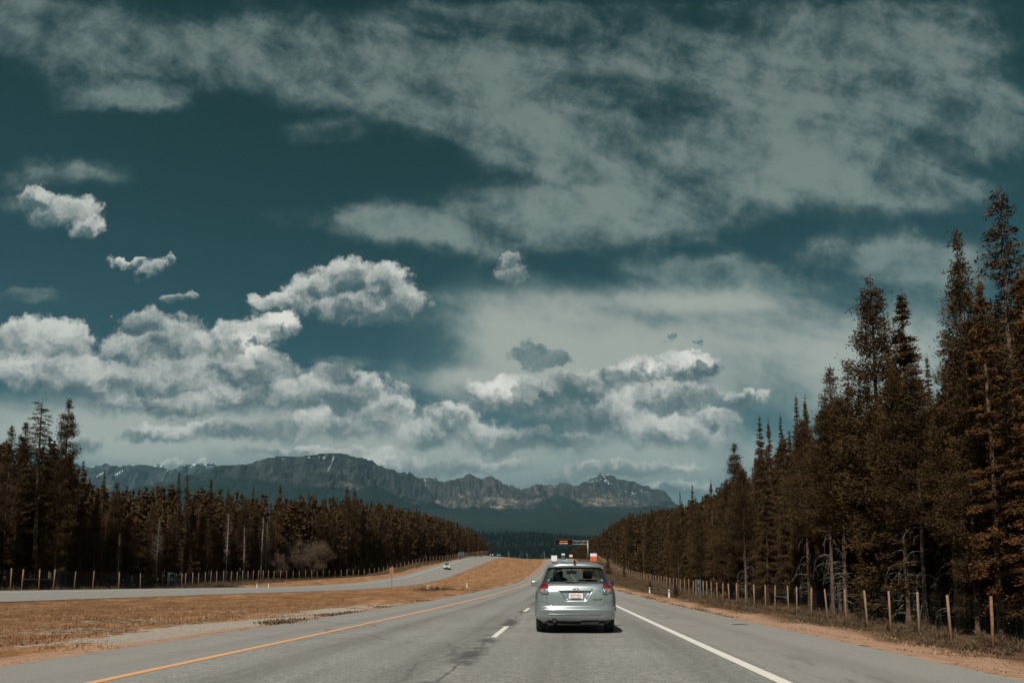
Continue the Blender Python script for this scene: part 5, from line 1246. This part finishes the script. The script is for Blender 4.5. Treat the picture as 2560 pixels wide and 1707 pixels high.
def board_sign(name, label, c0, c1, r0, r1, Y, split, cols2, legs=2):
    k = Y/F; X = at_col((c0+c1)/2, Y); g = ground_z(X, Y); zt = CAMH+(HORIZ-r0)*k-g; zb = CAMH+(HORIZ-r1)*k-g; w = (c1-c0)*k; root = empty(name, (X, Y, g), 0, label, 'sign')
    zs_ = zb+(zt-zb)*split
    mb = MB(); mb.box((-w/2, -.04, zb), (w/2, 0, zs_)); mb.build('lower_panel', cols2[1], root); mb = MB(); mb.box((-w/2, -.04, zs_), (w/2, 0, zt)); mb.build('upper_panel', cols2[0], root)
    for s in ((-1, 1) if legs == 2 else (0,)): mb = MB(); mb.box((s*w*.33-.05, .003, -.3), (s*w*.33+.05, .09, zt-.05)); mb.build('leg', M_POST, root)
    return root
board_sign('road_sign', 'large roadwork sign with white top and orange bottom beside the right shoulder', 1475, 1491.5, 1383, 1402.5, 230, .62, (M_SW, M_OR))
board_sign('road_sign', 'small distant white sign with a reddish foot near the crest', 1423, 1431, 1386.5, 1393, 392, .35, (M_SW, mat('faded_red', (.38, .14, .08), rough=.6)))
# blue panel on two pale posts, left verge near the crest
def blue_sign():
    Y = 300.; k = Y/F; X = at_col(1153.5, Y); g = ground_z(X, Y); root = empty('blue_sign', (X, Y, g), 0, 'dark blue sign panel on two pale posts beside the far left fence', 'sign'); w = 13*k; zt = CAMH+(HORIZ-1379.5)*k-g
    mb = MB(); mb.box((-w/2, .02, zt-1.55), (w/2, .06, zt-.05)); mb.build('panel', mat('sign_blue', (.022, .055, .085), rough=.5), root)
    for s in (-1, 1): mb = MB(); mb.tube([(s*w/2, 0, -.3), (s*w/2, 0, zt)], .09, 8); mb.build('leg', M_GALV, root)
blue_sign()
def brown_sign():
    Y = 96.; k = Y/F; X = at_col(980.5, Y); g = ground_z(X, Y)-.1; root = empty('sign_post', (X, Y, g), 0, 'pair of small brown wooden sign boards on one post in the median', 'sign'); zt = CAMH+(HORIZ-1417)*k-g; m = mat('brown_board', rough=.8, build=rough_col((.16, .075, .035), (.27, .14, .075), 4))
    mb = MB(); mb.box((-.05, 0, -.3), (.05, .1, zt)); mb.build('post', m, root)
    mb = MB(); mb.box((-.27, -.035, zt-1.15), (-.02, -.003, zt-.02)); mb.build('board', m, root); mb = MB(); mb.box((.02, -.035, zt-1.1), (.26, -.003, zt)); mb.build('board', m, root)
brown_sign()
def delineator(label, c, rt, rb, Y=None, x0=None, r=.055):
    if Y is None: Y = x0*F/(c-1404.5)
    X = at_col(c, Y); g = ground_z(X, Y); k = Y/F; root = empty('marker_post', (X, Y, g), 0, label, 'marker post', 'white marker posts at the road edges'); h = max((rb-rt)*k, .6)
    mb = MB(); mb.box((-r, -.02, -.1), (r, .02, h)); mb.build('stake', M_SW, root); mb = MB(); mb.box((-r*.8, -.026, h-.22), (r*.8, -.021, h-.08)); mb.build('reflector', M_GREY, root)
delineator('nearer white marker post at the right road edge beyond the silver car', 1669.7, 1482, 1493, x0=8.0); delineator('farther white marker post at the right road edge beyond the silver car', 1621.6, 1470, 1480, x0=8.2)
delineator('white culvert marker in the median weeds, left one of two', 1069, 1474, 1485, Y=76); delineator('white culvert marker in the median weeds, right one of two', 1074.5, 1474, 1485, Y=77); delineator('pale marker post near the median edge right of the culvert markers', 1168, 1473, 1480, Y=96)
delineator('small pale marker post beyond the opposite carriageway, left one of two', 646, 1463, 1469, Y=112); delineator('small pale marker post beyond the opposite carriageway, right one of two', 675, 1462, 1468, Y=116)
def far_pole(label, c, rt, Y):
    X = at_col(c, Y); g = ground_z(X, Y); k = Y/F; h = CAMH+(HORIZ-rt)*k-g; root = empty('roadside_pole', (X, Y, g), 0, label, 'pole'); mb = MB(); mb.tube([(0, 0, -.3), (0, 0, h)], [.14, .09], 8); mb.build('shaft', M_GALV, root)
    mb = MB(); mb.tube([(0, 0, h), (-.6, 0, h+.1)], .05, 6); mb.build('bracket', M_GALV, root)
far_pole('thin pale pole on the crest right of the opposite carriageway', 1272, 1376.5, 425); far_pole('short pale pole on the crest in the middle of the median', 1318, 1385, 425); far_pole('thin pale pole on the crest left of the highway', 1361, 1381, 425)
# dark weed clump round the culvert, stick on the shoulder
rgw = np.random.default_rng(77); X = at_col(1085, 74)+rgw.normal(.3, 1.0, 30); Y = 74+rgw.normal(0, 1.5, 30)
V_, F_ = sprays(np.stack([X, Y, gz_many(X, Y)+.1], 1).repeat(60, 0)+rgw.normal(0, .16, (1800, 3)), rgw.normal(0, 1, (1800, 3))+[0, 0, .6], .2, .05, rgw)
tag(mesh('weed_patch', V_, F_, bpy.data.materials['weed_blades']), 'dark weeds round the two white culvert markers in the median', 'weeds', kind='stuff')
def low_bush(label, c, Y, rx, h, dense=2600):
    X = at_col(c, Y); g = ground_z(X, Y); rg = np.random.default_rng(int(c)); d = rg.normal(0, 1, (dense, 3)); d /= np.linalg.norm(d, axis=1, keepdims=True); d[:, 2] = abs(d[:, 2]); C = d*(rg.random((dense, 1))**.4)*np.array([[rx, rx*.6, h]])*(.8+.4*vnoise(d[:, :1]*3+9, d[:, 1:2]*3, 4)); Cr = sprays(C, d+[0, 0, .5], .3, .06, rg)
    o = mesh('bush', Cr[0], Cr[1], M_BR); o.location = (X, Y, g-.1); tag(o, label, 'bush')
low_bush('low spreading dark bush by the left fence next to the gate', 562, 118, 3.4, 1.1)
mb = MB(); mb.tube([(-.20, 0, .012), (.03, .03, .02), (.22, -.02, .012)], [.007, .012, .005], 6); st_ = mb.build('stick', mat('dark_stick', (.03, .028, .025), rough=.8), None); st_.location = (at_col(1842, 18.6), 18.6, float(Rz(18.6))+.005); tag(st_, 'thin dark stick lying on the right shoulder of the road', 'stick')
for kd in KS+KP+KT+KD+[KA, KA2, KB]:
    if not kd.used:
        for _n, o in kd.parts: bpy.data.objects.remove(o)
